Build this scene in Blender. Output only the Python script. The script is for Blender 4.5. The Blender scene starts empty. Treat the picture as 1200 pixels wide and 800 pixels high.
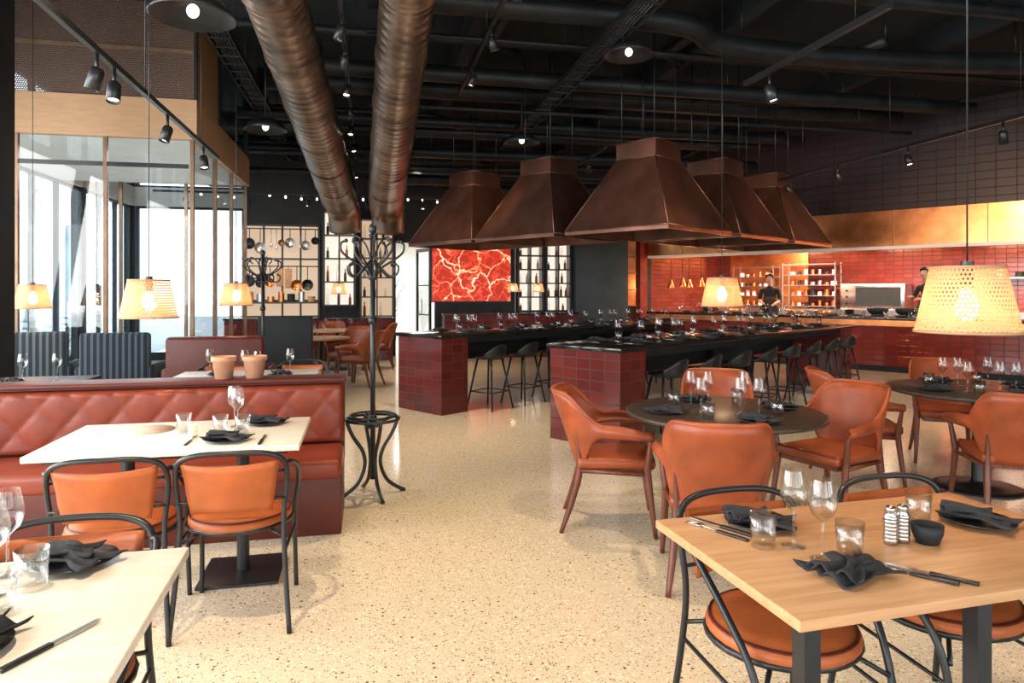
import bpy, bmesh, math, random
from mathutils import Vector, Matrix
random.seed(7)
sc=bpy.context.scene
pi=math.pi
# ---------------------------------------------------------------- materials
def mk(name):
    m=bpy.data.materials.new(name); m.use_nodes=True
    nt=m.node_tree; b=nt.nodes['Principled BSDF']
    return m,nt,b
def c4(c): return (c[0],c[1],c[2],1)
def N(nt,t,**kw):
    n=nt.nodes.new(t)
    for k,v in kw.items(): setattr(n,k,v)
    return n
def pmat(name,col,rough=.5,metal=0,var=0,scale=8,bump=0,bscale=60,emit=None,es=0,coat=0,st=(1,1,1),spec=.5):
    m,nt,b=mk(name)
    b.inputs['Base Color'].default_value=c4(col); b.inputs['Roughness'].default_value=rough
    b.inputs['Metallic'].default_value=metal; b.inputs['Coat Weight'].default_value=coat
    b.inputs['Specular IOR Level'].default_value=spec
    if emit: b.inputs['Emission Color'].default_value=c4(emit); b.inputs['Emission Strength'].default_value=es
    if var or bump:
        tc=N(nt,'ShaderNodeTexCoord'); mp=N(nt,'ShaderNodeMapping'); mp.inputs['Scale'].default_value=st
        nt.links.new(tc.outputs['Object'],mp.inputs['Vector'])
    if var:
        no=N(nt,'ShaderNodeTexNoise'); no.inputs['Scale'].default_value=scale; no.inputs['Detail'].default_value=5
        nt.links.new(mp.outputs[0],no.inputs['Vector'])
        rp=N(nt,'ShaderNodeValToRGB')
        rp.color_ramp.elements[0].position=.3; rp.color_ramp.elements[1].position=.7
        rp.color_ramp.elements[0].color=c4([max(0,x*(1-var)) for x in col]); rp.color_ramp.elements[1].color=c4([min(1,x*(1+var)) for x in col])
        nt.links.new(no.outputs['Fac'],rp.inputs[0]); nt.links.new(rp.outputs[0],b.inputs['Base Color'])
    if bump:
        n2=N(nt,'ShaderNodeTexNoise'); n2.inputs['Scale'].default_value=bscale; n2.inputs['Detail'].default_value=3
        nt.links.new(mp.outputs[0],n2.inputs['Vector'])
        bp=N(nt,'ShaderNodeBump'); bp.inputs['Strength'].default_value=bump; bp.inputs['Distance'].default_value=.01
        nt.links.new(n2.outputs['Fac'],bp.inputs['Height']); nt.links.new(bp.outputs[0],b.inputs['Normal'])
    return m
def emat(name,col,s):
    return pmat(name,(0.1,0.1,0.1),emit=col,es=s)
def brick(name,c1,c2,mortar,w,h,rough=.15,off=0,ms=.006):
    m,nt,b=mk(name)
    uv=N(nt,'ShaderNodeUVMap'); br=N(nt,'ShaderNodeTexBrick'); br.offset=off
    br.inputs['Scale'].default_value=1; br.inputs['Brick Width'].default_value=w; br.inputs['Row Height'].default_value=h
    br.inputs['Mortar Size'].default_value=ms; br.inputs['Color1'].default_value=c4(c1); br.inputs['Color2'].default_value=c4(c2)
    br.inputs['Mortar'].default_value=c4(mortar)
    nt.links.new(uv.outputs[0],br.inputs['Vector']); nt.links.new(br.outputs['Color'],b.inputs['Base Color'])
    mr=N(nt,'ShaderNodeMapRange'); mr.inputs[3].default_value=rough; mr.inputs[4].default_value=.8
    nt.links.new(br.outputs['Fac'],mr.inputs[0]); nt.links.new(mr.outputs[0],b.inputs['Roughness'])
    bp=N(nt,'ShaderNodeBump'); bp.invert=True; bp.inputs['Strength'].default_value=.5; bp.inputs['Distance'].default_value=.01
    nt.links.new(br.outputs['Fac'],bp.inputs['Height']); nt.links.new(bp.outputs[0],b.inputs['Normal'])
    return m
def glassmat(name,tint=(1,1,1),base=.06,rough=.02,top=.75):
    m=bpy.data.materials.new(name); m.use_nodes=True; nt=m.node_tree
    for n in list(nt.nodes): nt.nodes.remove(n)
    o=N(nt,'ShaderNodeOutputMaterial'); mx=N(nt,'ShaderNodeMixShader'); t=N(nt,'ShaderNodeBsdfTransparent'); g=N(nt,'ShaderNodeBsdfGlossy')
    t.inputs[0].default_value=c4(tint); g.inputs['Roughness'].default_value=rough
    f=N(nt,'ShaderNodeLayerWeight'); f.inputs[0].default_value=.35
    mr=N(nt,'ShaderNodeMapRange'); mr.inputs[3].default_value=base; mr.inputs[4].default_value=top
    nt.links.new(f.outputs['Facing'],mr.inputs[0]); nt.links.new(mr.outputs[0],mx.inputs[0])
    nt.links.new(t.outputs[0],mx.inputs[1]); nt.links.new(g.outputs[0],mx.inputs[2]); nt.links.new(mx.outputs[0],o.inputs[0])
    return m
def dots(name,col,nu,nv,rad,transl=.5,rough=.5,emit=0,metal=0):
    m=bpy.data.materials.new(name); m.use_nodes=True; nt=m.node_tree; b=nt.nodes['Principled BSDF']
    o=[n for n in nt.nodes if n.type=='OUTPUT_MATERIAL'][0]
    b.inputs['Base Color'].default_value=c4(col); b.inputs['Roughness'].default_value=rough; b.inputs['Metallic'].default_value=metal
    tl=N(nt,'ShaderNodeBsdfTranslucent'); tl.inputs[0].default_value=c4([min(1,x*1.3) for x in col])
    m1=N(nt,'ShaderNodeMixShader'); m1.inputs[0].default_value=transl
    nt.links.new(b.outputs[0],m1.inputs[1]); nt.links.new(tl.outputs[0],m1.inputs[2])
    uv=N(nt,'ShaderNodeUVMap'); sp=N(nt,'ShaderNodeSeparateXYZ'); nt.links.new(uv.outputs[0],sp.inputs[0])
    def math_(op,a,bv=None):
        n=N(nt,'ShaderNodeMath',operation=op)
        if isinstance(a,(int,float)): n.inputs[0].default_value=a
        else: nt.links.new(a,n.inputs[0])
        if bv is not None:
            if isinstance(bv,(int,float)): n.inputs[1].default_value=bv
            else: nt.links.new(bv,n.inputs[1])
        return n.outputs[0]
    v=math_('MULTIPLY',sp.outputs[1],nv); row=math_('FLOOR',v); odd=math_('MULTIPLY',math_('MODULO',row,2.0),.5)
    u=math_('ADD',math_('MULTIPLY',sp.outputs[0],nu),odd)
    fu=math_('SUBTRACT',math_('FRACT',u),.5); fv=math_('SUBTRACT',math_('FRACT',v),.5)
    d=math_('SQRT',math_('ADD',math_('MULTIPLY',fu,fu),math_('MULTIPLY',fv,fv)))
    hole=math_('LESS_THAN',d,rad)
    tr=N(nt,'ShaderNodeBsdfTransparent'); m2=N(nt,'ShaderNodeMixShader')
    nt.links.new(hole,m2.inputs[0]); nt.links.new(m1.outputs[0],m2.inputs[1]); nt.links.new(tr.outputs[0],m2.inputs[2])
    nt.links.new(m2.outputs[0],o.inputs[0])
    return m
def terrazzo():
    m,nt,b=mk('terrazzo')
    tc=N(nt,'ShaderNodeTexCoord')
    base=N(nt,'ShaderNodeTexNoise'); base.inputs['Scale'].default_value=.7; base.inputs['Detail'].default_value=8
    nt.links.new(tc.outputs['Object'],base.inputs['Vector'])
    r0=N(nt,'ShaderNodeValToRGB'); r0.color_ramp.elements[0].color=(.64,.53,.375,1); r0.color_ramp.elements[1].color=(.79,.68,.50,1)
    nt.links.new(base.outputs['Fac'],r0.inputs[0]); cur=r0.outputs[0]
    for scl,dens,thr,col in ((85,.24,.34,(.24,.16,.10,1)),(42,.08,.28,(.14,.09,.06,1)),(150,.35,.38,(.42,.32,.21,1)),(60,.2,.4,(.86,.77,.61,1))):
        vo=N(nt,'ShaderNodeTexVoronoi'); vo.inputs['Scale'].default_value=scl
        nt.links.new(tc.outputs['Object'],vo.inputs['Vector'])
        lt=N(nt,'ShaderNodeMath',operation='LESS_THAN'); lt.inputs[1].default_value=thr; nt.links.new(vo.outputs['Distance'],lt.inputs[0])
        sp=N(nt,'ShaderNodeSeparateColor'); nt.links.new(vo.outputs['Color'],sp.inputs[0])
        l2=N(nt,'ShaderNodeMath',operation='LESS_THAN'); l2.inputs[1].default_value=dens; nt.links.new(sp.outputs[0],l2.inputs[0])
        mu=N(nt,'ShaderNodeMath',operation='MULTIPLY'); nt.links.new(lt.outputs[0],mu.inputs[0]); nt.links.new(l2.outputs[0],mu.inputs[1])
        mx=N(nt,'ShaderNodeMixRGB'); mx.inputs[2].default_value=col
        nt.links.new(mu.outputs[0],mx.inputs[0]); nt.links.new(cur,mx.inputs[1]); cur=mx.outputs[0]
    nt.links.new(cur,b.inputs['Base Color']); b.inputs['Roughness'].default_value=.13
    return m
def wood(name,c1,c2,rough=.45,st=(1.2,14,14)):
    m,nt,b=mk(name)
    tc=N(nt,'ShaderNodeTexCoord'); mp=N(nt,'ShaderNodeMapping'); mp.inputs['Scale'].default_value=st
    nt.links.new(tc.outputs['Object'],mp.inputs[0])
    no=N(nt,'ShaderNodeTexNoise'); no.inputs['Scale'].default_value=3; no.inputs['Detail'].default_value=7; no.inputs['Distortion'].default_value=.6
    nt.links.new(mp.outputs[0],no.inputs['Vector'])
    r=N(nt,'ShaderNodeValToRGB'); r.color_ramp.elements[0].position=.32; r.color_ramp.elements[1].position=.68
    r.color_ramp.elements[0].color=c4(c1); r.color_ramp.elements[1].color=c4(c2)
    nt.links.new(no.outputs['Fac'],r.inputs[0]); nt.links.new(r.outputs[0],b.inputs['Base Color']); b.inputs['Roughness'].default_value=rough
    return m
def artmat():
    m,nt,b=mk('art_print')
    uv=N(nt,'ShaderNodeUVMap'); no=N(nt,'ShaderNodeTexNoise'); no.inputs['Scale'].default_value=3; no.inputs['Detail'].default_value=6
    nt.links.new(uv.outputs[0],no.inputs['Vector'])
    mx=N(nt,'ShaderNodeMixRGB'); mx.inputs[0].default_value=.38; nt.links.new(uv.outputs[0],mx.inputs[1]); nt.links.new(no.outputs['Color'],mx.inputs[2])
    n2=N(nt,'ShaderNodeTexNoise'); n2.inputs['Scale'].default_value=1.6; nt.links.new(uv.outputs[0],n2.inputs['Vector'])
    cur=None
    for s,w in ((3.5,.055),(8,.06)):
        vo=N(nt,'ShaderNodeTexVoronoi',feature='DISTANCE_TO_EDGE'); vo.inputs['Scale'].default_value=s
        nt.links.new(mx.outputs[0],vo.inputs['Vector'])
        mr=N(nt,'ShaderNodeMapRange'); mr.inputs[1].default_value=0; mr.inputs[2].default_value=w; mr.inputs[3].default_value=1; mr.inputs[4].default_value=0
        nt.links.new(vo.outputs['Distance'],mr.inputs[0])
        if cur is None: cur=mr.outputs[0]
        else:
            a=N(nt,'ShaderNodeMath',operation='MULTIPLY_ADD'); nt.links.new(mr.outputs[0],a.inputs[0]); a.inputs[1].default_value=.45; nt.links.new(cur,a.inputs[2]); cur=a.outputs[0]
    ms=N(nt,'ShaderNodeMapRange'); ms.inputs[1].default_value=.35; ms.inputs[2].default_value=.65; ms.inputs[3].default_value=.4; ms.inputs[4].default_value=1.2
    nt.links.new(n2.outputs['Fac'],ms.inputs[0])
    mu=N(nt,'ShaderNodeMath',operation='MULTIPLY'); nt.links.new(cur,mu.inputs[0]); nt.links.new(ms.outputs[0],mu.inputs[1])
    r=N(nt,'ShaderNodeValToRGB'); e=r.color_ramp.elements; e[0].position=.0; e[0].color=(.30,.016,.006,1); e[1].position=1; e[1].color=(1,.70,.52,1)
    k=e.new(.3); k.color=(.6,.05,.018,1); k2=e.new(.6); k2.color=(1,.30,.13,1)
    nt.links.new(mu.outputs[0],r.inputs[0]); nt.links.new(r.outputs[0],b.inputs['Base Color'])
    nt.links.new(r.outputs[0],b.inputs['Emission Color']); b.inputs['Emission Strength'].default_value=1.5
    return m
def stripes():
    m,nt,b=mk('striped_fabric')
    tc=N(nt,'ShaderNodeTexCoord'); w=N(nt,'ShaderNodeTexWave'); w.inputs['Scale'].default_value=5.2
    nt.links.new(tc.outputs['Object'],w.inputs[0]); r=N(nt,'ShaderNodeValToRGB'); r.color_ramp.interpolation='CONSTANT'
    r.color_ramp.elements[0].color=(.012,.018,.026,1); r.color_ramp.elements[1].position=.62; r.color_ramp.elements[1].color=(.07,.10,.13,1)
    nt.links.new(w.outputs['Color'],r.inputs[0]); nt.links.new(r.outputs[0],b.inputs['Base Color']); b.inputs['Roughness'].default_value=.9
    return m

M_floor=terrazzo()
M_black=pmat('black_metal',(.012,.013,.015),.35,0,.2,20)
M_blackm=pmat('black_matte',(.010,.013,.016),.7,0,.3,4)
M_ceil=pmat('ceiling_black',(.005,.009,.012),.85,0,.4,3)
M_stone=pmat('black_stone',(.014,.012,.011),.12,0,.5,14)
M_tile=brick('red_glazed_tile',(.16,.019,.015),(.10,.012,.010),(.07,.03,.022),.17,.105,.13,0,.005)
M_ktile=brick('kitchen_tile',(.27,.035,.02),(.18,.02,.013),(.07,.02,.012),.2,.1)
M_dtile=brick('dark_tile',(.024,.008,.009),(.018,.007,.008),(.008,.005,.005),.3,.15,.5)
M_leather=pmat('cognac_leather',(.43,.105,.028),.42,0,.22,6,.15,120,spec=.35)
M_leather2=pmat('saddle_leather',(.31,.066,.022),.38,0,.30,5,.12,120,spec=.4)
M_red=pmat('red_leather',(.215,.036,.016),.36,0,.2,5,.12,110,spec=.35)
M_redd=pmat('red_leather_dark',(.10,.018,.011),.42,0,.2,5,.1,110,spec=.35)
M_oak=wood('oak_top',(.47,.24,.11),(.60,.33,.16))
M_oakw=wood('whitened_oak',(.84,.76,.64),(.92,.86,.76),.28)
M_walnut=wood('walnut',(.10,.026,.012),(.19,.05,.022),.35,(10,10,1.5))
M_dkwood=wood('dark_oak',(.028,.019,.014),(.062,.04,.028),.36)
M_tan=wood('tan_panel',(.40,.23,.12),(.46,.28,.15),.5,(1.5,1.5,10))
M_copper=pmat('copper',(.78,.28,.10),.28,1,.3,3,.05,8)
M_hood=pmat('hood_metal',(.17,.075,.05),.33,.7,.35,2.5,.04,6)
M_duct=pmat('duct_metal',(.25,.185,.145),.32,.9,.6,2.2,.1,6)
M_pipe=pmat('pipe_grey',(.018,.020,.022),.5,.5,.5,3)
M_steel=pmat('steel',(.6,.58,.56),.28,1,.1,5)
M_white=pmat('white_paint',(.80,.79,.76),.6,0,.05,3)
M_greyb=pmat('grey_blue_wall',(.045,.065,.075),.6,0,.2,3)
M_plaster=pmat('dark_plaster',(.025,.022,.022),.7,0,.3,3)
M_warmw=pmat('back_room_wall',(.75,.74,.72),.7,0,.1,2)
M_terra=pmat('terracotta',(.56,.29,.17),.8,0,.15,10,.1,60)
M_bronze=pmat('bronze_frame',(.20,.12,.075),.4,.6,.2,5)
M_napkin=pmat('slate_napkin',(.022,.023,.028),.85,0,.25,20,.2,150)
M_plate=pmat('dark_plate',(.022,.021,.022),.3,0,.3,30)
M_disc=pmat('disc_brown',(.58,.42,.32),.5,0,.12,20)
M_glass=glassmat('drinking_glass',(.96,.97,.97),.05,.02,.6)
M_win=glassmat('window_glass',(.95,.98,.99),.02,.02,.5)
M_candle=pmat('candle_jar',(.8,.65,.45),.4,0,0,1,0,1,(1,.6,.3),.4)
M_skin=pmat('skin',(.55,.30,.20),.5,0,.08,20)
M_hair=pmat('hair',(.015,.01,.008),.5,0,.3,60)
M_cloth=pmat('chef_black_cloth',(.012,.012,.014),.85,0,.3,20)
M_apron=pmat('apron',(.03,.024,.022),.85,0,.2,20)
M_leaf=pmat('leaf',(.03,.10,.03),.5,0,.4,6)
M_shade=dots('perforated_shade',(.56,.255,.14),60,62,.28,.26)
M_meshp=dots('perforated_metal',(.16,.10,.075),44,44,.33,.0,.5,0,.6)
M_bulb=emat('bulb',(1,.66,.34),80)
M_spot=emat('spot_lens',(1,.85,.65),9)
M_strl=emat('string_bulb',(1,.85,.65),6)
M_led=emat('kitchen_led',(1,.86,.70),5)
M_glow=emat('warm_backlight',(1,.70,.46),.6)
M_gloww=emat('pale_backlight',(1,.84,.70),1.0)
M_art=artmat(); M_str=stripes()
M_bott=pmat('bottle_dark',(.03,.015,.01),.1); M_bott2=pmat('bottle_amber',(.35,.12,.03),.15); M_bott3=pmat('bottle_green',(.03,.08,.04),.12)
M_facade=pmat('street_facade',(.36,.40,.42),.8,0,.2,1); M_pave=pmat('street_paving',(.40,.42,.43),.8,0,.15,2)
M_fwin=pmat('street_facade_window',(.14,.18,.21),.3,0,.2,3)
M_paper=pmat('paper_notice',(.62,.55,.45),.8)

# ---------------------------------------------------------------- mesh builder
def V(*a): return Vector(a)
def smooth(pts,n=5,closed=False):
    P=[Vector(p) for p in pts]; out=[]; L=len(P)
    rng=range(L if closed else L-1)
    for i in rng:
        if closed: p0,p1,p2,p3=P[i-1],P[i],P[(i+1)%L],P[(i+2)%L]
        else: p0,p1,p2,p3=P[max(i-1,0)],P[i],P[i+1],P[min(i+2,L-1)]
        for k in range(n):
            t=k/n
            out.append(.5*((2*p1)+(p2-p0)*t+(2*p0-5*p1+4*p2-p3)*t*t+(3*p1-p0-3*p2+p3)*t**3))
    if not closed: out.append(P[-1])
    return out
class MB:
    def __init__(s): s.v=[];s.f=[];s.m=[];s.sm=[];s.uv=[];s.mats=[]
    def add(s,vs,fs,mat,smooth=False,M=None,uvs=None):
        if mat not in s.mats: s.mats.append(mat)
        k=s.mats.index(mat); o=len(s.v)
        for v in vs:
            v=Vector(v); s.v.append(M@v if M else v)
        for i,f in enumerate(fs):
            s.f.append([o+j for j in f]); s.m.append(k); s.sm.append(smooth); s.uv.append(uvs[i] if uvs else None)
    def box(s,a,b,mat,M=None):
        x0,y0,z0=a;x1,y1,z1=b
        vs=[(x0,y0,z0),(x1,y0,z0),(x1,y1,z0),(x0,y1,z0),(x0,y0,z1),(x1,y0,z1),(x1,y1,z1),(x0,y1,z1)]
        s.add(vs,[(0,3,2,1),(4,5,6,7),(0,1,5,4),(1,2,6,5),(2,3,7,6),(3,0,4,7)],mat,False,M)
    def rbox(s,a,b,r,mat,M=None,seg=3):
        a=Vector(a);b=Vector(b);bm=bmesh.new(); bmesh.ops.create_cube(bm,size=1)
        for v in bm.verts: v.co=Vector([(a[i]+b[i])/2+v.co[i]*(b[i]-a[i]) for i in range(3)])
        bmesh.ops.bevel(bm,geom=bm.edges[:],offset=r,segments=seg,affect='EDGES',profile=.5)
        bm.verts.index_update()
        s.add([v.co.copy() for v in bm.verts],[[v.index for v in f.verts] for f in bm.faces],mat,True,M); bm.free()
    def lathe(s,prof,mat,c=(0,0,0),seg=24,M=None,sm=True,cap0=False,cap1=False):
        vs=[];fs=[];uv=[];n=len(prof)
        for i in range(seg):
            a=2*pi*i/seg
            for r,z in prof: vs.append((c[0]+r*math.cos(a),c[1]+r*math.sin(a),c[2]+z))
        for i in range(seg):
            j=(i+1)%seg
            for k in range(n-1):
                fs.append((i*n+k,j*n+k,j*n+k+1,i*n+k+1))
                u0,u1=i/seg,(i+1)/seg; z0,z1=prof[k][1],prof[k+1][1]
                uv.append([(u0,z0),(u1,z0),(u1,z1),(u0,z1)])
        s.add(vs,fs,mat,sm,M,uv)
    def cyl(s,c,r,z0,z1,mat,seg=24,M=None):
        s.lathe([(r,z0),(r,z1)],mat,c,seg,M,True); 
        for z,fl in ((z0,1),(z1,0)):
            vs=[(c[0]+r*math.cos(2*pi*i/seg),c[1]+r*math.sin(2*pi*i/seg),c[2]+z) for i in range(seg)]
            f=list(range(seg)); s.add(vs,[f[::-1] if fl else f],mat,False,M)
    def tube(s,pts,r,mat,seg=8,closed=False,M=None,flat=1.0):
        P=[Vector(p) for p in pts]; n=len(P)
        R=r if isinstance(r,(list,tuple)) else [r]*n
        T=[]
        for i in range(n):
            if closed: t=P[(i+1)%n]-P[i-1]
            else: t=P[min(i+1,n-1)]-P[max(i-1,0)]
            T.append(t.normalized() if t.length>1e-9 else Vector((0,0,1)))
        ref=Vector((0,0,1)) if abs(T[0].z)<.9 else Vector((1,0,0))
        nrm=(ref-T[0]*ref.dot(T[0])).normalized(); vs=[]
        for i in range(n):
            nrm=(nrm-T[i]*nrm.dot(T[i]))
            nrm=nrm.normalized() if nrm.length>1e-6 else T[i].orthogonal().normalized()
            bn=T[i].cross(nrm)
            for k in range(seg):
                a=2*pi*k/seg; vs.append(P[i]+(nrm*math.cos(a)*flat+bn*math.sin(a))*R[i])
        fs=[]
        for i in range(n if closed else n-1):
            j=(i+1)%n
            for k in range(seg):
                l=(k+1)%seg; fs.append((i*seg+k,i*seg+l,j*seg+l,j*seg+k))
        if not closed: fs.append(list(range(seg))[::-1]); fs.append([(n-1)*seg+k for k in range(seg)])
        s.add(vs,fs,mat,True,M)
    def sheet(s,G,th,mat,M=None):
        R=len(G);C=len(G[0]); G=[[Vector(p) for p in row] for row in G]; vs=[]
        Nn=[]
        for i in range(R):
            row=[]
            for j in range(C):
                a=G[min(i+1,R-1)][j]-G[max(i-1,0)][j]; b=G[i][min(j+1,C-1)]-G[i][max(j-1,0)]
                n=a.cross(b); row.append(n.normalized() if n.length>1e-12 else Vector((0,0,1)))
            Nn.append(row)
        for sg in (.5,-.5):
            for i in range(R):
                for j in range(C): vs.append(G[i][j]+Nn[i][j]*th*sg)
        fs=[];o=R*C
        for i in range(R-1):
            for j in range(C-1):
                a,b,c,d=i*C+j,(i+1)*C+j,(i+1)*C+j+1,i*C+j+1
                fs.append((a,b,c,d)); fs.append((d+o,c+o,b+o,a+o))
        for i in range(R-1):
            for j,fl in ((0,0),(C-1,1)):
                a,b=i*C+j,(i+1)*C+j; q=(a,a+o,b+o,b); fs.append(q[::-1] if fl else q)
        for j in range(C-1):
            for i,fl in ((0,1),(R-1,0)):
                a,b=i*C+j,i*C+j+1; q=(a,a+o,b+o,b); fs.append(q[::-1] if fl else q)
        s.add(vs,fs,mat,True,M)
    def ell(s,c,r,mat,M=None,seg=16,rings=10):
        vs=[];fs=[]
        for i in range(rings+1):
            t=pi*i/rings
            for j in range(seg):
                a=2*pi*j/seg; vs.append((c[0]+r[0]*math.sin(t)*math.cos(a),c[1]+r[1]*math.sin(t)*math.sin(a),c[2]+r[2]*math.cos(t)))
        for i in range(rings):
            for j in range(seg):
                k=(j+1)%seg; fs.append((i*seg+j,(i+1)*seg+j,(i+1)*seg+k,i*seg+k))
        s.add(vs,fs,mat,True,M)
    def merge(s,o,M=None):
        off=len(s.v); s.v+=[(M@v if M else v.copy()) for v in o.v]
        mp=[]
        for mt in o.mats:
            if mt not in s.mats: s.mats.append(mt)
            mp.append(s.mats.index(mt))
        s.f+=[[off+j for j in f] for f in o.f]; s.m+=[mp[k] for k in o.m]; s.sm+=o.sm; s.uv+=o.uv
    def mesh(s,name):
        me=bpy.data.meshes.new(name); me.from_pydata([tuple(v) for v in s.v],[],s.f)
        for m in s.mats: me.materials.append(m)
        me.polygons.foreach_set('material_index',s.m); me.polygons.foreach_set('use_smooth',s.sm)
        ul=me.uv_layers.new(name='UVMap'); me.update()
        for p in me.polygons:
            cu=s.uv[p.index]
            if cu:
                for k,li in enumerate(p.loop_indices): ul.data[li].uv=cu[k]
            else:
                n=p.normal; ax=max(range(3),key=lambda i:abs(n[i]))
                for li in p.loop_indices:
                    co=me.vertices[me.loops[li].vertex_index].co
                    ul.data[li].uv=(co.y,co.z) if ax==0 else ((co.x,co.z) if ax==1 else (co.x,co.y))
        me.validate(); return me
    def obj(s,name,loc=(0,0,0),rz=0): return inst(s.mesh(name),name,loc,rz)
def inst(me,name,loc=(0,0,0),rz=0,sc_=1):
    o=bpy.data.objects.new(name,me); o.location=loc; o.rotation_euler=(0,0,rz); o.scale=(sc_,)*3
    sc.collection.objects.link(o); return o
def TM(loc=(0,0,0),rz=0,sc_=1): return Matrix.Translation(loc)@Matrix.Rotation(rz,4,'Z')@Matrix.Scale(sc_,4)
def RX(a): return Matrix.Rotation(a,4,'X')

BA=math.radians(12); cb,sb=math.cos(BA),math.sin(BA)
def B(u,v,z=0): return (u*cb-v*sb,u*sb+v*cb,z)   # building axes -> world
IA=math.radians(45.5)                            # island / kitchen axes

# ---------------------------------------------------------------- room shell (building frame objects, rz=BA)
ZC=4.9; UW=-4.84; VB=15.86
fl=MB(); fl.box((UW-.2,-4.2,-.1),(19,24,0),M_floor); fl.obj('floor',(0,0,0),BA)
ce=MB(); ce.box((UW-.2,-4.2,ZC),(19,24,ZC+.1),M_ceil)
ce.obj('ceiling',(0,0,0),BA)
w=MB(); t=.2
w.box((UW-t,-4.2,0),(UW,VB+.2,.12),M_blackm); w.box((UW-t,-4.2,3.3),(UW,VB+.2,3.7),M_white); w.box((UW-t,-4.2,4.7),(UW,VB+.2,ZC),M_blackm)
piers=[-4.2,-1.2,1.9,5.0,8.3,10.6,13.2,VB]
for p in piers: w.box((UW-t,p,0.12),(UW,p+.14,4.7),M_blackm)
w.obj('wall_left',(0,0,0),BA)
def glazing(name,a,b_,dark,along='v',at=UW):
    q=MB(); n=max(1,round((b_-a)/.95)); mt=M_black if dark else M_bronze
    def bx(y0,z0,y1,z1,d0,d1,mm):
        if along=='v': q.box((at-d1,y0,z0),(at-d0,y1,z1),mm)
        else: q.box((y0,at+d0,z0),(y1,at+d1,z1),mm)
    for k in range(n+1):
        y=a+(b_-a)*k/n; y=min(max(y,a+.03),b_-.03)
        for z0,z1 in ((.12,3.3),(3.7,4.7)): bx(y-.03,z0,y+.03,z1,.06,.14,mt)
    for z0,z1 in ((.12,3.3),(3.7,4.7)):
        bx(a,z0,b_,z0+.05,.06,.14,mt); bx(a,z1-.05,b_,z1,.06,.14,mt); bx(a+.01,z0+.05,b_-.01,z1-.05,.095,.105,M_win)
    q.obj(name,(0,0,0),BA)
for i in range(len(piers)-1): glazing('window_%d'%(i+1),piers[i]+.14,piers[i+1],True)
w=MB(); w.box((UW,-4.2,0),(12.2,-4,.5),M_plaster); w.box((UW,-4.2,3.4),(12.2,-4,ZC),M_plaster)
for u in (UW,-1.6,1.8,5.2,8.6,11.7): w.box((u,-4.2,.5),(u+.5,-4,3.4),M_plaster)
w.obj('wall_rear',(0,0,0),BA)
w=MB(); w.box((12,-4,0),(12.2,7.4,ZC),M_plaster); w.obj('wall_right',(0,0,0),BA)
O0=(-1*cb+16*sb)
oa,ob=O0-1.7,O0-.8
wl=-2.62
w=MB(); w.box((wl,VB,0),(oa,VB+.2,ZC),M_plaster); w.box((ob,VB,0),(6.9,VB+.2,ZC),M_plaster); w.box((oa,VB,2.6),(ob,VB+.2,ZC),M_plaster)
w.box((UW,VB,0),(wl,VB+.2,.12),M_blackm); w.box((UW,VB,3.3),(wl,VB+.2,3.7),M_white); w.box((UW,VB,4.7),(wl,VB+.2,ZC),M_plaster)
w.obj('wall_far',(0,0,0),BA)
glazing('window_8',UW+.02,wl-.01,True,'u',VB)
w=MB(); w.box((oa-1.2,VB+6,0),(ob+3,VB+6.2,3),M_warmw); w.box((oa-1.3,VB+.2,0),(oa-1.2,VB+6.2,3),M_warmw); w.box((ob+3,VB+.2,0),(ob+3.1,VB+6.2,3),M_warmw); w.box((oa-1.3,VB+.2,3),(ob+3.1,VB+6.2,3.1),M_white)
w.obj('wall_corridor',(0,0,0),BA)
d=MB(); 
d.box((0,0,0),(.06,.05,2.5),M_black); d.box((.79,0,0),(.85,.05,2.5),M_black); d.box((0.06,0,2.42),(.79,.05,2.5),M_black); d.box((.06,0,0),(.79,.05,.2),M_black); d.box((.06,.02,.2),(.79,.03,2.42),M_win)
for z in (.9,1.6): d.box((.06,.005,z),(.79,.045,z+.03),M_black)
d.tube([(.72,-.05,.9),(.72,-.05,1.3)],.012,M_steel); d.box((.715,-.05,.95),(.725,0,.965),M_steel); d.box((.715,-.05,1.24),(.725,0,1.255),M_steel)
d.obj('door_1',B(ob-.06,VB+.25,0),BA+math.radians(108))

# ---------------------------------------------------------------- vestibule
v0,v1,us=8.82,12.35,-2.08; zf,zt=3.29,3.76
q=MB()
q.box((UW+.01,v0-.1,zf),(us+.1,v0,zt),M_tan); q.box((us,v0,zf),(us+.1,v1,zt),M_tan); q.box((UW+.01,v1,zf),(us+.1,v1+.1,zt),M_tan)
q.box((UW+.01,v0,zf),(us,v1,zf+.06),M_white)
for x in (UW+.06,-3.92,-3.0,us+.02): q.box((x,v0-.07,0),(x+.04,v0-.02,zf),M_bronze)
for y in (v0+1.15,v0+2.3,v1): q.box((us+.02,y,0),(us+.07,y+.04,zf),M_bronze)
for x in (-4.0,-3.0): q.box((x,v1,0),(x+.05,v1+.05,zf),M_bronze)
q.box((UW+.06,v0-.06,2.95),(us,v0-.03,3.0),M_black)
q.box((UW+.06,v0-.07,0),(us+.02,v0-.02,.08),M_black); q.box((us+.02,v0,0),(us+.07,v1,.08),M_black)
q.box((UW+.12,v0-.05,.08),(us+.02,v0-.04,zf),M_win); q.box((us+.04,v0,.08),(us+.05,v1,zf),M_win); 
q.box((UW+.01,v0-.06,zt),(us+.06,v0-.05,ZC),M_meshp); q.box((us+.05,v0-.05,zt),(us+.06,v0+1.3,ZC),M_tan)
q.box((UW+.01,v0-.08,4.32),(us+.06,v0-.04,4.36),M_bronze)
q.box((us+.05,v0+1.3,zt),(us+.055,v1,ZC),M_win)
for y in (v0-.05,v0+1.3,v1): q.box((us+.03,y,zt),(us+.09,y+.05,ZC),M_black)
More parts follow.
